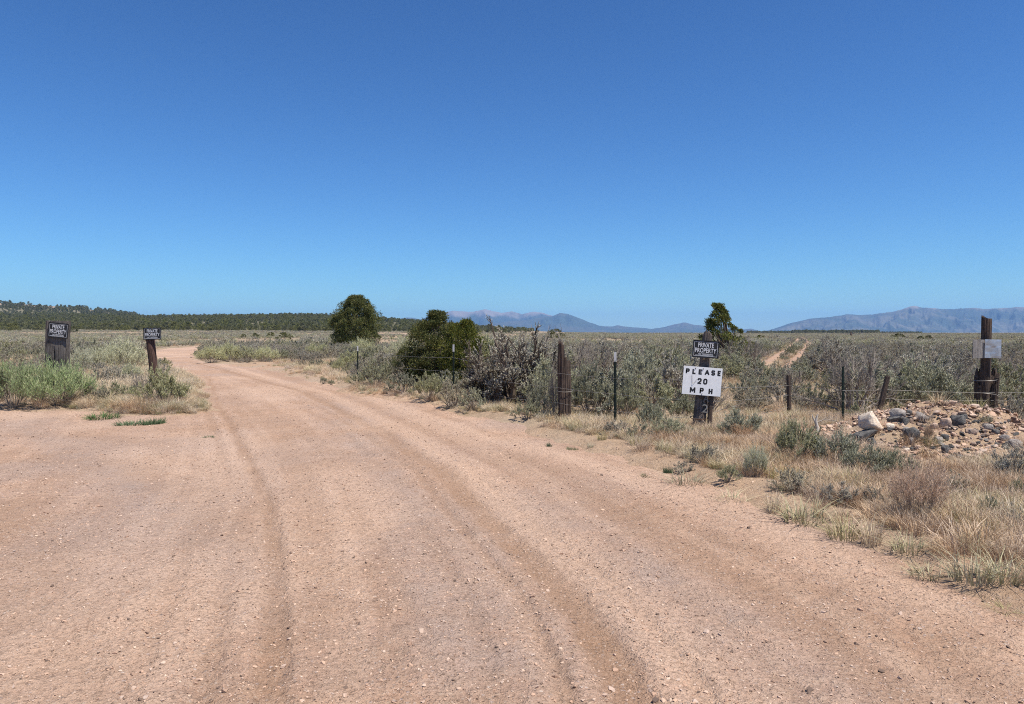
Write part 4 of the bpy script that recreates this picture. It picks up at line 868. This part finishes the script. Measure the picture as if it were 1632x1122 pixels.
# the big gnarled half dead sagebrush
for lb, px, Y, wp, hp, sd_ in [('tall gnarled half dead grey sagebrush with thick twisted trunks beside the junipers', 812, 16.0, 118, 118, 91), ('lower grey tangle growing at the left foot of the gnarled sagebrush', 775, 16.6, 66, 84, 92), ('grey brush crowding the right side of the gnarled sagebrush', 860, 16.8, 66, 98, 93)]:
    p = P2(px, Y); (V1, F1), (V2, F2) = bush(sd_, 1, 1.0, 24, 10, 8, 20, (.024, .0075), up=.35, thick=.038, gnarl=.13, sub=.2, tw=.09, dome=.4, bare=.08, lo1=.45)
    t = thing('sagebrush', lb, 'sagebrush', p); h = hp / F * Y; wv = wp / F * Y; t.scale = (wv, wv, h)
    link('stems', mk('stems', V1, F1, [MAT['trunk']]), t); link('foliage', mk('foliage', V2, F2, [MAT['sage_b']]), t); PLACED.append((p.x, p.y, wv * .4))
# grass tufts one can point to
TU = {}
for kd, mt, lst in [('straw', 'straw', [(1, .32, 70, .09, .9), (2, .28, 60, .10, 1.1), (3, .36, 55, .07, .7)]), ('half', 'strawg', [(4, .30, 80, .10, .9), (5, .24, 70, .09, 1.1)]), ('brown', 'strawp', [(6, .30, 80, .15, .8), (7, .26, 90, .17, 1.0), (8, .34, 70, .12, .8)]), ('weed', 'mat', [(9, .10, 160, .16, 1.2), (10, .14, 120, .1, 1.0)])]:
    for s, h, n, bs, ln in lst:
        V, Fs = tuft(s, 1.0, n * (2 if kd != 'weed' else 3), bs / h, ln, .009 if kd != 'weed' else .05); TU.setdefault(kd, []).append(mk('blades', V, Fs, [MAT[mt]]))
for lb, kd, px, py, wp, hp in [('pale grass tuft at the verge below the speed sign', 'half', 1095, 777, 44, 40), ('low grass tuft right of the verge tuft below the speed sign', 'half', 1170, 803, 34, 30), ('broad half green grass tuft at the verge below the white branch', 'half', 1285, 832, 60, 52), ('thin straw tuft left of the broad verge tuft', 'straw', 1235, 815, 34, 44), ('pale tuft standing forward of the rust brown shrub', 'half', 1350, 858, 44, 60), ('wispy straw tuft right beside the pale tuft before the rust brown shrub', 'straw', 1392, 868, 44, 66),
        ('small tuft on bare soil left of the pale tuft', 'half', 1281, 856, 22, 16), ('straw tuft below the rust brown shrub', 'half', 1452, 880, 44, 40), ('tiny sparse tuft on the bare soil at the verge', 'half', 1396, 898, 26, 14), ('short green tuft at the gravel edge before the tall grass', 'half', 1485, 920, 46, 26), ('tall grass clump at the right edge of the foreground', 'half', 1555, 925, 60, 62), ('second tall grass clump at the right edge of the foreground', 'half', 1604, 925, 60, 58), ('low tuft at the far right gravel edge', 'half', 1610, 976, 34, 14),
        ('leaning straw clump behind the tall foreground grass', 'brown', 1545, 870, 60, 56), ('green tuft alone on the verge below the splintered post', 'weed', 875, 717, 20, 12), ('small weed right of the green tuft on the verge', 'weed', 912, 722, 18, 10), ('tiny weed on the verge left of the speed sign', 'weed', 979, 745, 12, 6), ('flat weed at the verge edge below the speed sign', 'weed', 1028, 767, 30, 12), ('weed beside the flat one at the verge edge', 'weed', 1066, 757, 14, 14),
        ('left dark green weed mat at the gravel edge before the left sign posts', 'weed', 163, 671, 70, 13), ('right dark green weed mat at the gravel edge before the left sign posts', 'weed', 214, 682, 50, 13), ('bright green tuft at the right end of the weed mats', 'weed', 244, 681, 32, 16), ('small weed sprig alone in the gravel right of the weed mats', 'weed', 331, 702, 26, 8)]:
    p = hit(px, py); d = p.y; t = tag(link('grass_tuft' if kd != 'weed' else 'weed', random.choice(TU[kd])), lb, 'grass tuft' if kd != 'weed' else 'weed', 'tufts along the gravel edge')
    hh_ = hp / F * d; ww = wp / F * d; t.location = p; t.rotation_euler = (0, 0, random.uniform(0, 6)); sc1 = {'straw': 1.15, 'half': 1.2, 'brown': 1.4, 'weed': 3.6}[kd]; kk = 1.25 if kd == 'weed' else 2.0; t.scale = (ww / sc1 * kk, ww / sc1 * kk * (.6 if kd == 'weed' else 1), hh_ * (1.15 if kd == 'weed' else .85))

# ---------------------------------------------------------------- sagebrush field
PL = np.array(PLACED)
def fence_y(X): return np.interp(X, [-40, -12, -4.96, -1.4, .95, 3, 5.2, 8.7, 20], [60, 40, 24.6, 18.4, 14.2, 13.0, 14.6, 14.3, 14.5])
def clear(x, y, k=1.0):
    ok = np.ones(len(x), bool)
    for a, b_, r_ in PL: ok &= np.hypot(x - a, y - b_) > r_ * k
    return ok
def size_at(px, Y, n):
    h = np.full(len(px), .75); dens = np.full(len(px), .8)
    def z(c, hh, dd): h[c] = hh; dens[c] = dd
    z((px < 600) & (Y > 45), .85, 1.0); z((px < 600) & (Y <= 45), .5, .3); z((px < 75) & (Y < 45) , .45, .18)
    z((px >= 560) & (px < 790) & (Y < 70), .85, .75); z((px >= 590) & (px < 900) & (Y >= 70), .7, .35)
    z((px >= 785) & (px < 1125) & (Y < 32), 1.2, 1.0); z((px >= 785) & (px < 1125) & (Y >= 32), .85, .8)
    z((px >= 1125) & (px < 1340) & (Y < 23), .5, .18); z((px >= 1125) & (px < 1340) & (Y >= 23), 1.1, .9); z((px >= 1195) & (px < 1302) & (Y >= 22) & (Y < 75), .58, .8)
    z((px >= 1340) & (Y < 30), .95, 1.0); z((px >= 1340) & (Y >= 30), .78, .85)
    h[:] = np.where(Y > 45, np.minimum(h, .72 + .25 * (px < 500)), h)
    return h, dens
def cand(n, r0, r1, pw, az=.86):
    u = rng.uniform(size=n); R_ = (r0 ** pw + u * (r1 ** pw - r0 ** pw)) ** (1 / pw); a = rng.uniform(-az, az, n); return R_ * np.sin(a), R_ * np.cos(a)
def ok_field(x, y, m=.55):
    k = road_sd(x, y) > m
    k &= (y > fence_y(x)) | (pxof(x, y) < 400)
    k &= np.minimum(line_dist(x, y, gpl(TRK_L)), line_dist(x, y, gpl(TRK_R))) > .55
    return k
acc = []
x, y = cand(16000, 13.5, 75, 2); k = ok_field(x, y) & clear(x, y); x, y = x[k], y[k]; px = pxof(x, y); H, D = size_at(px, y, len(x))
D = D * (.55 + .9 * (fbm(x / 5, y / 5, 3, 91) > .40)); H = H * rng.choice([.5, .7, .9, 1.05, 1.2], len(x)) * rng.uniform(.92, 1.06, len(x)) * (.8 + .4 * fbm(x / 6, y / 6, 2, 17))
k = rng.uniform(size=len(x)) < D; x, y, H = x[k], y[k], H[k]; ordr = np.argsort(np.hypot(x, y))
ax = []; ay = []; ah = []
for i in ordr:
    if ax:
        q = (np.array(ax) - x[i]) ** 2 + (np.array(ay) - y[i]) ** 2
        if (q < (.42 * (H[i] + np.array(ah)) * 1.06) ** 2).any(): continue
    ax.append(x[i]); ay.append(y[i]); ah.append(H[i])
ax, ay, ah = map(np.array, (ax, ay, ah)); px = pxof(ax, ay); vis = (px > -25) & (px < 1657)
score = np.where(vis, ah / ay, 0); top = set(np.argsort(-score)[:225].tolist())
def zone(px, Y, h):
    sz = 'tall' if h > 1.15 else ('knee high' if h < .6 else 'medium')
    if px < 120: w_ = 'behind the timber post'
    elif px < 300: w_ = 'behind the left sign posts'
    elif px < 520: w_ = 'beyond the road bend'
    elif px < 620: w_ = 'around the large juniper'
    elif px < 780: w_ = 'around the juniper clump'
    elif px < 885: w_ = 'around the gnarled sagebrush'
    elif px < 1000: w_ = 'behind the splintered post'
    elif px < 1120: w_ = 'left of the speed sign'
    elif px < 1225: w_ = 'right of the speed sign'
    elif px < 1330: w_ = 'near the wheel tracks'
    elif px < 1440: w_ = 'behind the tilted stake'
    elif px < 1540: w_ = 'behind the stone heap'
    else: w_ = 'around the tall gate post'
    dd = 'front rows' if Y < 17.5 else ('second rows' if Y < 26 else ('further back' if Y < 40 else 'far back'))
    return sz, w_, dd
ORD = 'leftmost second third fourth fifth sixth seventh eighth ninth tenth eleventh twelfth thirteenth fourteenth fifteenth sixteenth seventeenth eighteenth nineteenth twentieth'.split()
far_pts = []; KD = [(lambda v, u: 'dead' if u < .09 else ('rabbit' if u < .14 and px[i] < 700 else ('olive' if v > .76 else ('sage' if v > .46 else 'grey'))))(vnoise(ax[i] / 4, ay[i] / 4, 77) + rng.uniform(-.2, .2), rng.uniform()) for i in range(len(ax))]
keyz = {}
for i in top:
    a_ = zone(px[i], ay[i], ah[i]) + (KD[i],); keyz.setdefault(a_, []).append(i)
LB = {}
for (sz, w_, dd, kd), ids in keyz.items():
    ids.sort(key=lambda i: px[i]); cn = {'sage': 'silvery', 'grey': 'grey', 'olive': 'olive green', 'dead': 'half dead', 'rabbit': 'pale yellowish'}[kd]
    for j, i in enumerate(ids):
        LB[i] = ('%s %s sagebrush %s, %s' % (sz, cn, w_, dd) if len(ids) == 1 else ('%s %s %s sagebrush %s, %s' % (ORD[j] if j == 0 else ORD[j] + ' from left,', sz, cn, w_, dd)), 'sagebrush ' + w_)
for i in range(len(ax)):
    kd = KD[i]
    if i in top:
        lb, gr = LB[i]; st, fo = random.choice(BU[kd])[:2]
        t = link('sagebrush', None, loc=(ax[i], ay[i], gz(ax[i], ay[i]))); t.empty_display_size = .2; tag(t, lb, 'sagebrush', gr); t.rotation_euler = (0, 0, rng.uniform(0, 6.28))
        s_ = ah[i] * 1.06; wv = s_ * rng.uniform(.85, 1.15); t.scale = (wv, wv, s_); link('stems', st, t); link('foliage', fo, t)
    else: far_pts.append((ax[i], ay[i], ah[i], 0 if kd in ('sage', 'olive', 'rabbit') else 1))
far_pts = np.array(far_pts)
midp = []
for kd in ('sage', 'grey'):
    for st, fo, ((V1, F1), (V2, F2)), lm, wm in BU[kd][:3]:
        V, Fs = merge([(V1, F1[0]), (V2, F2)]); 
        allF = [np.concatenate([f for f in F1]), F2 + len(V1)]; midp.append(mk('brush', np.concatenate([V1, V2]), allF, [MAT[wm], MAT[lm]], mi=[0, 1]))
n = len(far_pts); z = ground_z(far_pts[:, 0], far_pts[:, 1]); s_ = far_pts[:, 2:3] * 1.06 * np.array([[1, 1, 1]]) 
scatter('sagebrush_field', midp, np.stack([far_pts[:, 0], far_pts[:, 1], z], 1), np.stack([np.zeros(n), np.zeros(n), rng.uniform(0, 6.28, n)], 1), s_, far_pts[:, 3].astype(int) * 3 + rng.integers(0, 3, n), 'grey green sagebrush covering the range between the near bushes and the plain', 'sagebrush')
# the plain: brush far out
def lp(kind, seeds, lm, leaf=(.11, .04)):
    o = []
    for s in seeds:
        (V1, F1), (V2, F2) = bush(s, 1, 1.5, 14, 5, 3, 5, leaf, up=.5)
        F1a = np.concatenate(F1); o.append(mk('far_brush', np.concatenate([V1, V2]), [F1a, F2 + len(V1)], [MAT['twig'], MAT[lm]], mi=[0, 1]))
    return o
lps = lp('sage', (301, 302, 303), 'sage_a') + lp('grey', (311, 312), 'sage_b') + lp('olive', (315,), 'olive') + lp('dry', (317,), 'dead')
x, y = cand(120000, 72, 1100, .9); k = ok_field(x, y, 1.2); x, y = x[k], y[k]; px = pxof(x, y)
dn = (.12 + .88 * (fbm(x / 18, y / 40, 3, 41) > .45)); dn = np.where((px > 590) & (px < 900) & (y > 100), dn * .35 , dn); dn = np.where((px < 900) & (y > 620), 0, dn)
dn = np.where((px > 370) & (px < 480) & (y > 105) & (y < 190), dn * .2, dn)
k = rng.uniform(size=len(x)) < dn; x, y = x[k], y[k]; n = len(x); z = terrain(x, y)
s_ = rng.uniform(.28, .86, n) ** 1.0 * (.55 + .9 * fbm(x / 12, y / 20, 3, 3)) * (1 + sstep(200, 900, y) * .3)
scatter('far_sagebrush', lps, np.stack([x, y, z], 1), np.stack([np.zeros(n), np.zeros(n), rng.uniform(0, 6.28, n)], 1), np.stack([s_ * 1.1, s_ * 1.1, s_], 1), np.minimum((np.clip(fbm(x / 30, y / 60, 3, 19) * 1.6 - .3, 0, .999) * 3 + rng.uniform(0, 4.4, n)).astype(int), 6), 'low sagebrush fading out across the distant plain', 'sagebrush')
# forest on the ridge and the tree lines far out
fp = []
for s in range(5):
    pr = pr_egg if s < 3 else pr_cone
    (V, Fc), C = crown(400 + s, 1.0, pr, 22, 1100, .2, (.10, .045)); fp.append(mk('far_tree', V, Fc, [MAT['pine']]))
x, y = cand(66000, 400, 2500, 1.0); px = pxof(x, y)
dn = np.where(px < 560, 1., np.interp(px, [560, 700, 800, 860], [.9, .5, .1, 0]))
dn = dn * sstep(470, 760, y + (fbm(x / 60, y / 60, 3, 5) - .5) * 520) ** 1.5 * np.where((y > 1500) & (px > 230), .25, 1.)
rk = (y > 1850) & (y < 2140) & (px > -300) & (px < 230) & (fbm(px / 16, y / 300, 3, 51) > .46); dn = np.where(rk, dn * .07, dn)
dn *= (.3 + .7 * (fbm(x / 34, y / 34, 3, 15) > .45)) * (.75 + .25 * sstep(.40, .52, fbm(x / 110, y / 150, 3, 25)))
k = rng.uniform(size=len(x)) < dn; x, y = x[k], y[k]; n = len(x); z = terrain(x, y) - .2; px = pxof(x, y)
s_ = np.clip(3.7 * rng.lognormal(0, .3, n), 1.8, 6.6) * np.where((y > 1700) & (px < 220), 1.7, 1.0); cone = (y > 1700) & (rng.uniform(size=n) < .6)
scatter('forest', fp, np.stack([x, y, z], 1), np.stack([np.zeros(n), np.zeros(n), rng.uniform(0, 6.28, n)], 1), np.stack([s_ * 1.15, s_ * 1.15, s_], 1), np.where(cone, rng.integers(3, 5, n), rng.integers(0, 3, n)), 'dark pinyon and juniper forest covering the low ridge on the left', 'forest')
TL = []
for (a, b_, Y0, Y1, cnt, hs) in [(1262, 1400, 1500, 2100, 900, 7), (1380, 1470, 1500, 2400, 300, 4), (1190, 1262, 1700, 2300, 260, 6), (745, 850, 900, 1500, 120, 5.5), (640, 760, 700, 1200, 300, 6), (900, 1130, 1500, 2600, 240, 1.8), (1470, 1750, 3200, 4600, 120, 2.4), (960, 1240, 3200, 4600, 160, 2.4)]:
    yy = rng.uniform(Y0, Y1, cnt); pp = rng.uniform(a, b_, cnt); xx = (pp - CX) / F * yy; TL += list(zip(xx, yy, rng.uniform(.5, 1.05, cnt) * hs))
TL = np.array(TL); n = len(TL); z = terrain(TL[:, 0], TL[:, 1]) - .2
scatter('far_woods', fp, np.stack([TL[:, 0], TL[:, 1], z], 1), np.stack([np.zeros(n), np.zeros(n), rng.uniform(0, 6.28, n)], 1), np.stack([TL[:, 2] * 1.2, TL[:, 2] * 1.2, TL[:, 2]], 1), rng.integers(0, 3, n), 'thin dark lines of far off trees along the horizon of the plain', 'woods')

# ---------------------------------------------------------------- dry grass
x, y = cand(90000, 4, 110, 1.2, .8); px = pxof(x, y); sd_ = road_sd(x, y); fy = fence_y(x)
verge = (px > 540) & (y < fy + .6) & (sd_ > .12)
dn = np.full(len(x), .07)
dn = np.where(verge, .95 * sstep(.1, .9, sd_) * (.25 + .75 * (fbm(x * 1.1, y * 1.1, 3, 22) > .42)), dn)
dn = np.where((px > 110) & (px < 340) & (y > 14.5) & (y < 30), 1., dn)
dn = np.where((px <= 110) & (y > 14.5) & (y < 22), .45, dn)
dn = np.where((px > 1120) & (px < 1345) & (y > 12) & (y < 25), .7, dn)
dn = np.where((px > 440) & (px < 545) & (y > 22) & (y < 42), .55, dn)
dn = np.where((px > 1190) & (px < 1305) & (y > 22), .9 * (np.minimum(line_dist(x, y, gpl(TRK_L)), line_dist(x, y, gpl(TRK_R))) > .36), dn)
dn = np.where((mound(x, y) > .05) | ((px > 1425) & (px < 1600) & (y > 8.7) & (y < 11)), .07, dn)
dn = np.where((y < 9.5) & (px > 900), dn * .8, dn)
k = (sd_ > .08) & (rng.uniform(size=len(x)) < dn); x, y, sd_, px = x[k], y[k], sd_[k], px[k]; n = len(x)
a_ = rng.uniform(size=(6500, 2)); yy = 14.8 + a_[:, 0] ** 1.3 * 12; xx = (np.where(rng.uniform(size=6500) < .62, 95 + 240 * a_[:, 1], 560 + 330 * a_[:, 1]) - CX) / F * yy
s2 = road_sd(xx, yy); k2 = (s2 > .05) & ((xx < -5.5) | (yy < fence_y(xx) + .5)); x = np.concatenate([x, xx[k2]]); y = np.concatenate([y, yy[k2]]); sd_ = np.concatenate([sd_, s2[k2]]); px = pxof(x, y); n = len(x)
a_ = rng.uniform(size=(6500, 2)); yy = 4.6 + a_[:, 0] * 9; xx = (830 + 830 * a_[:, 1] - CX) / F * yy; s2 = road_sd(xx, yy)
k2 = (s2 > .3) & (yy < fence_y(xx) + .3) & (rng.uniform(size=6500) < (.25 + .75 * (fbm(xx * 1.3, yy * 1.3, 3, 23) > .45)) * sstep(.2, 1.2, s2)) & (mound(xx, yy) < .05) & ~((pxof(xx, yy) > 1425) & (pxof(xx, yy) < 1600) & (yy > 8.7) & (rng.uniform(size=6500) < .8)); x = np.concatenate([x, xx[k2]]); y = np.concatenate([y, yy[k2]]); sd_ = np.concatenate([sd_, s2[k2]]); px = pxof(x, y); n = len(x)
typ = -.01 + .06 * (px < 560) - .06 * ((px > 900) & (y < 13)) + fbm(x / 1.5, y / 1.5, 3, 81) + rng.uniform(-.2, .2, n) + np.where((px > 1150) & (y < 11.5), -.12, 0)
idx = np.where(typ > .52, rng.integers(0, 3, n), np.where(typ > .42, rng.integers(3, 5, n), rng.integers(5, 8, n)))
s_ = rng.uniform(.08, .24, n) * np.where((px < 340) & (y > 14), 1.5, 1) * sstep(-.2, 1.0, sd_) ** .5 * np.where(y > 20, 1.25, 1); s_ = np.maximum(s_, .06)
scatter('dry_grass', TU['straw'] + TU['half'] + TU['brown'], np.stack([x, y, ground_z(x, y)], 1), np.stack([rng.normal(0, .12, n), rng.normal(0, .12, n), rng.uniform(0, 6.28, n)], 1), np.stack([s_ * 1.5, s_ * 1.5, s_], 1), idx, 'dry straw coloured grass along the verges and between the bushes', 'grass')
# ---------------------------------------------------------------- gravel
pb = [rock_mesh('pebble', 500 + s, MAT['pebble'], 11 + s % 4, 0, 1, .8, .5, .8) for s in range(7)]
x, y = cand(190000, 2.4, 26, 1.0, .72); sd_ = road_sd(x, y); kf = rut_field(x, y)
dn = np.where(sd_ < 0, 1 - .6 * kf, .5) * (.35 + .65 * fbm(x * 1.5, y * 1.5, 3, 44) ** 1.0 * 1.6)
k = (rng.uniform(size=len(x)) < dn) & (sd_ < 3); x, y, sd_ = x[k], y[k], sd_[k]; n = len(x)
s_ = np.clip(.0092 * rng.lognormal(0, .5, n), .005, .045); z = np.where(sd_ < 0, road_z(x, y, sd_), np.maximum(ground_z(x, y), road_z(x, y, sd_))) + s_ * .08
scatter('gravel', pb, np.stack([x, y, z], 1), np.stack([rng.normal(0, .25, n), rng.normal(0, .25, n), rng.uniform(0, 6.28, n)], 1), np.stack([s_, s_, s_], 1), rng.integers(0, 7, n), 'small stones scattered over the dirt road', 'gravel')
n = 16000; a = rng.uniform(0, 6.28, n); rr = np.sqrt(rng.uniform(size=n)) * 1.9; x = MC.x + rr * np.cos(a) * 1.6; y = MC.y + rr * np.sin(a) * 1.05; x = np.concatenate([x]); z = ground_z(x, y)
s_ = np.clip(.030 * rng.lognormal(0, .62, n), .012, .16)
k = mound(x, y) > .03; x, y, z, s_ = x[k], y[k], z[k], s_[k]; n = len(x)
rb = [rock_mesh('broken_rock', 600 + s, MAT[('rock_dark', 'rock_grey', 'rock_pink')[s % 3]], 13, 1, 1, .75, .55, .7) for s in range(6)]
n0 = len(RUB); bq = np.array([tuple(b_[0]) for b_ in RUB]); bs_ = np.array([b_[1] for b_ in RUB]); bq[:, 2] += bs_ * .12
scatter('broken_rock', rb, bq, np.array([(b_[4], b_[4] * .6, b_[3]) for b_ in RUB]), np.stack([bs_] * 3, 1), np.array([b_[2] for b_ in RUB]) + 3 * rng.integers(0, 2, n0), 'small grey and pinkish broken rock strewn over the heap', 'rubble')
scatter('rubble', pb, np.stack([x, y, z + s_ * .05], 1), np.stack([rng.normal(0, .4, n), rng.normal(0, .4, n), rng.uniform(0, 6.28, n)], 1), np.stack([s_, s_, s_], 1), rng.integers(0, 7, n), 'pinkish rubble covering the stone heap', 'rubble')

# ---------------------------------------------------------------- air
bm = bmesh.new(); box(bm, -24000, 24000, -23000, 24000, -40, 620)
hz = bmo('haze', bm, None) if False else None
me = bpy.data.meshes.new('haze'); bm.to_mesh(me); bm.free(); hm = bpy.data.materials.new('haze_air'); hm.use_nodes = True
hn = hm.node_tree; hn.nodes.remove(hn.nodes['Principled BSDF']); pv = hn.nodes.new('ShaderNodeVolumePrincipled')
pv.inputs['Color'].default_value = (.26, .52, 1, 1); pv.inputs['Density'].default_value = HAZE = 4.5e-5; pv.inputs['Anisotropy'].default_value = .1
hn.links.new(pv.outputs[0], hn.nodes['Material Output'].inputs['Volume']); me.materials.append(hm)
tag(link('haze', me), 'thin bluish air over the plain', 'haze', None, 'stuff')
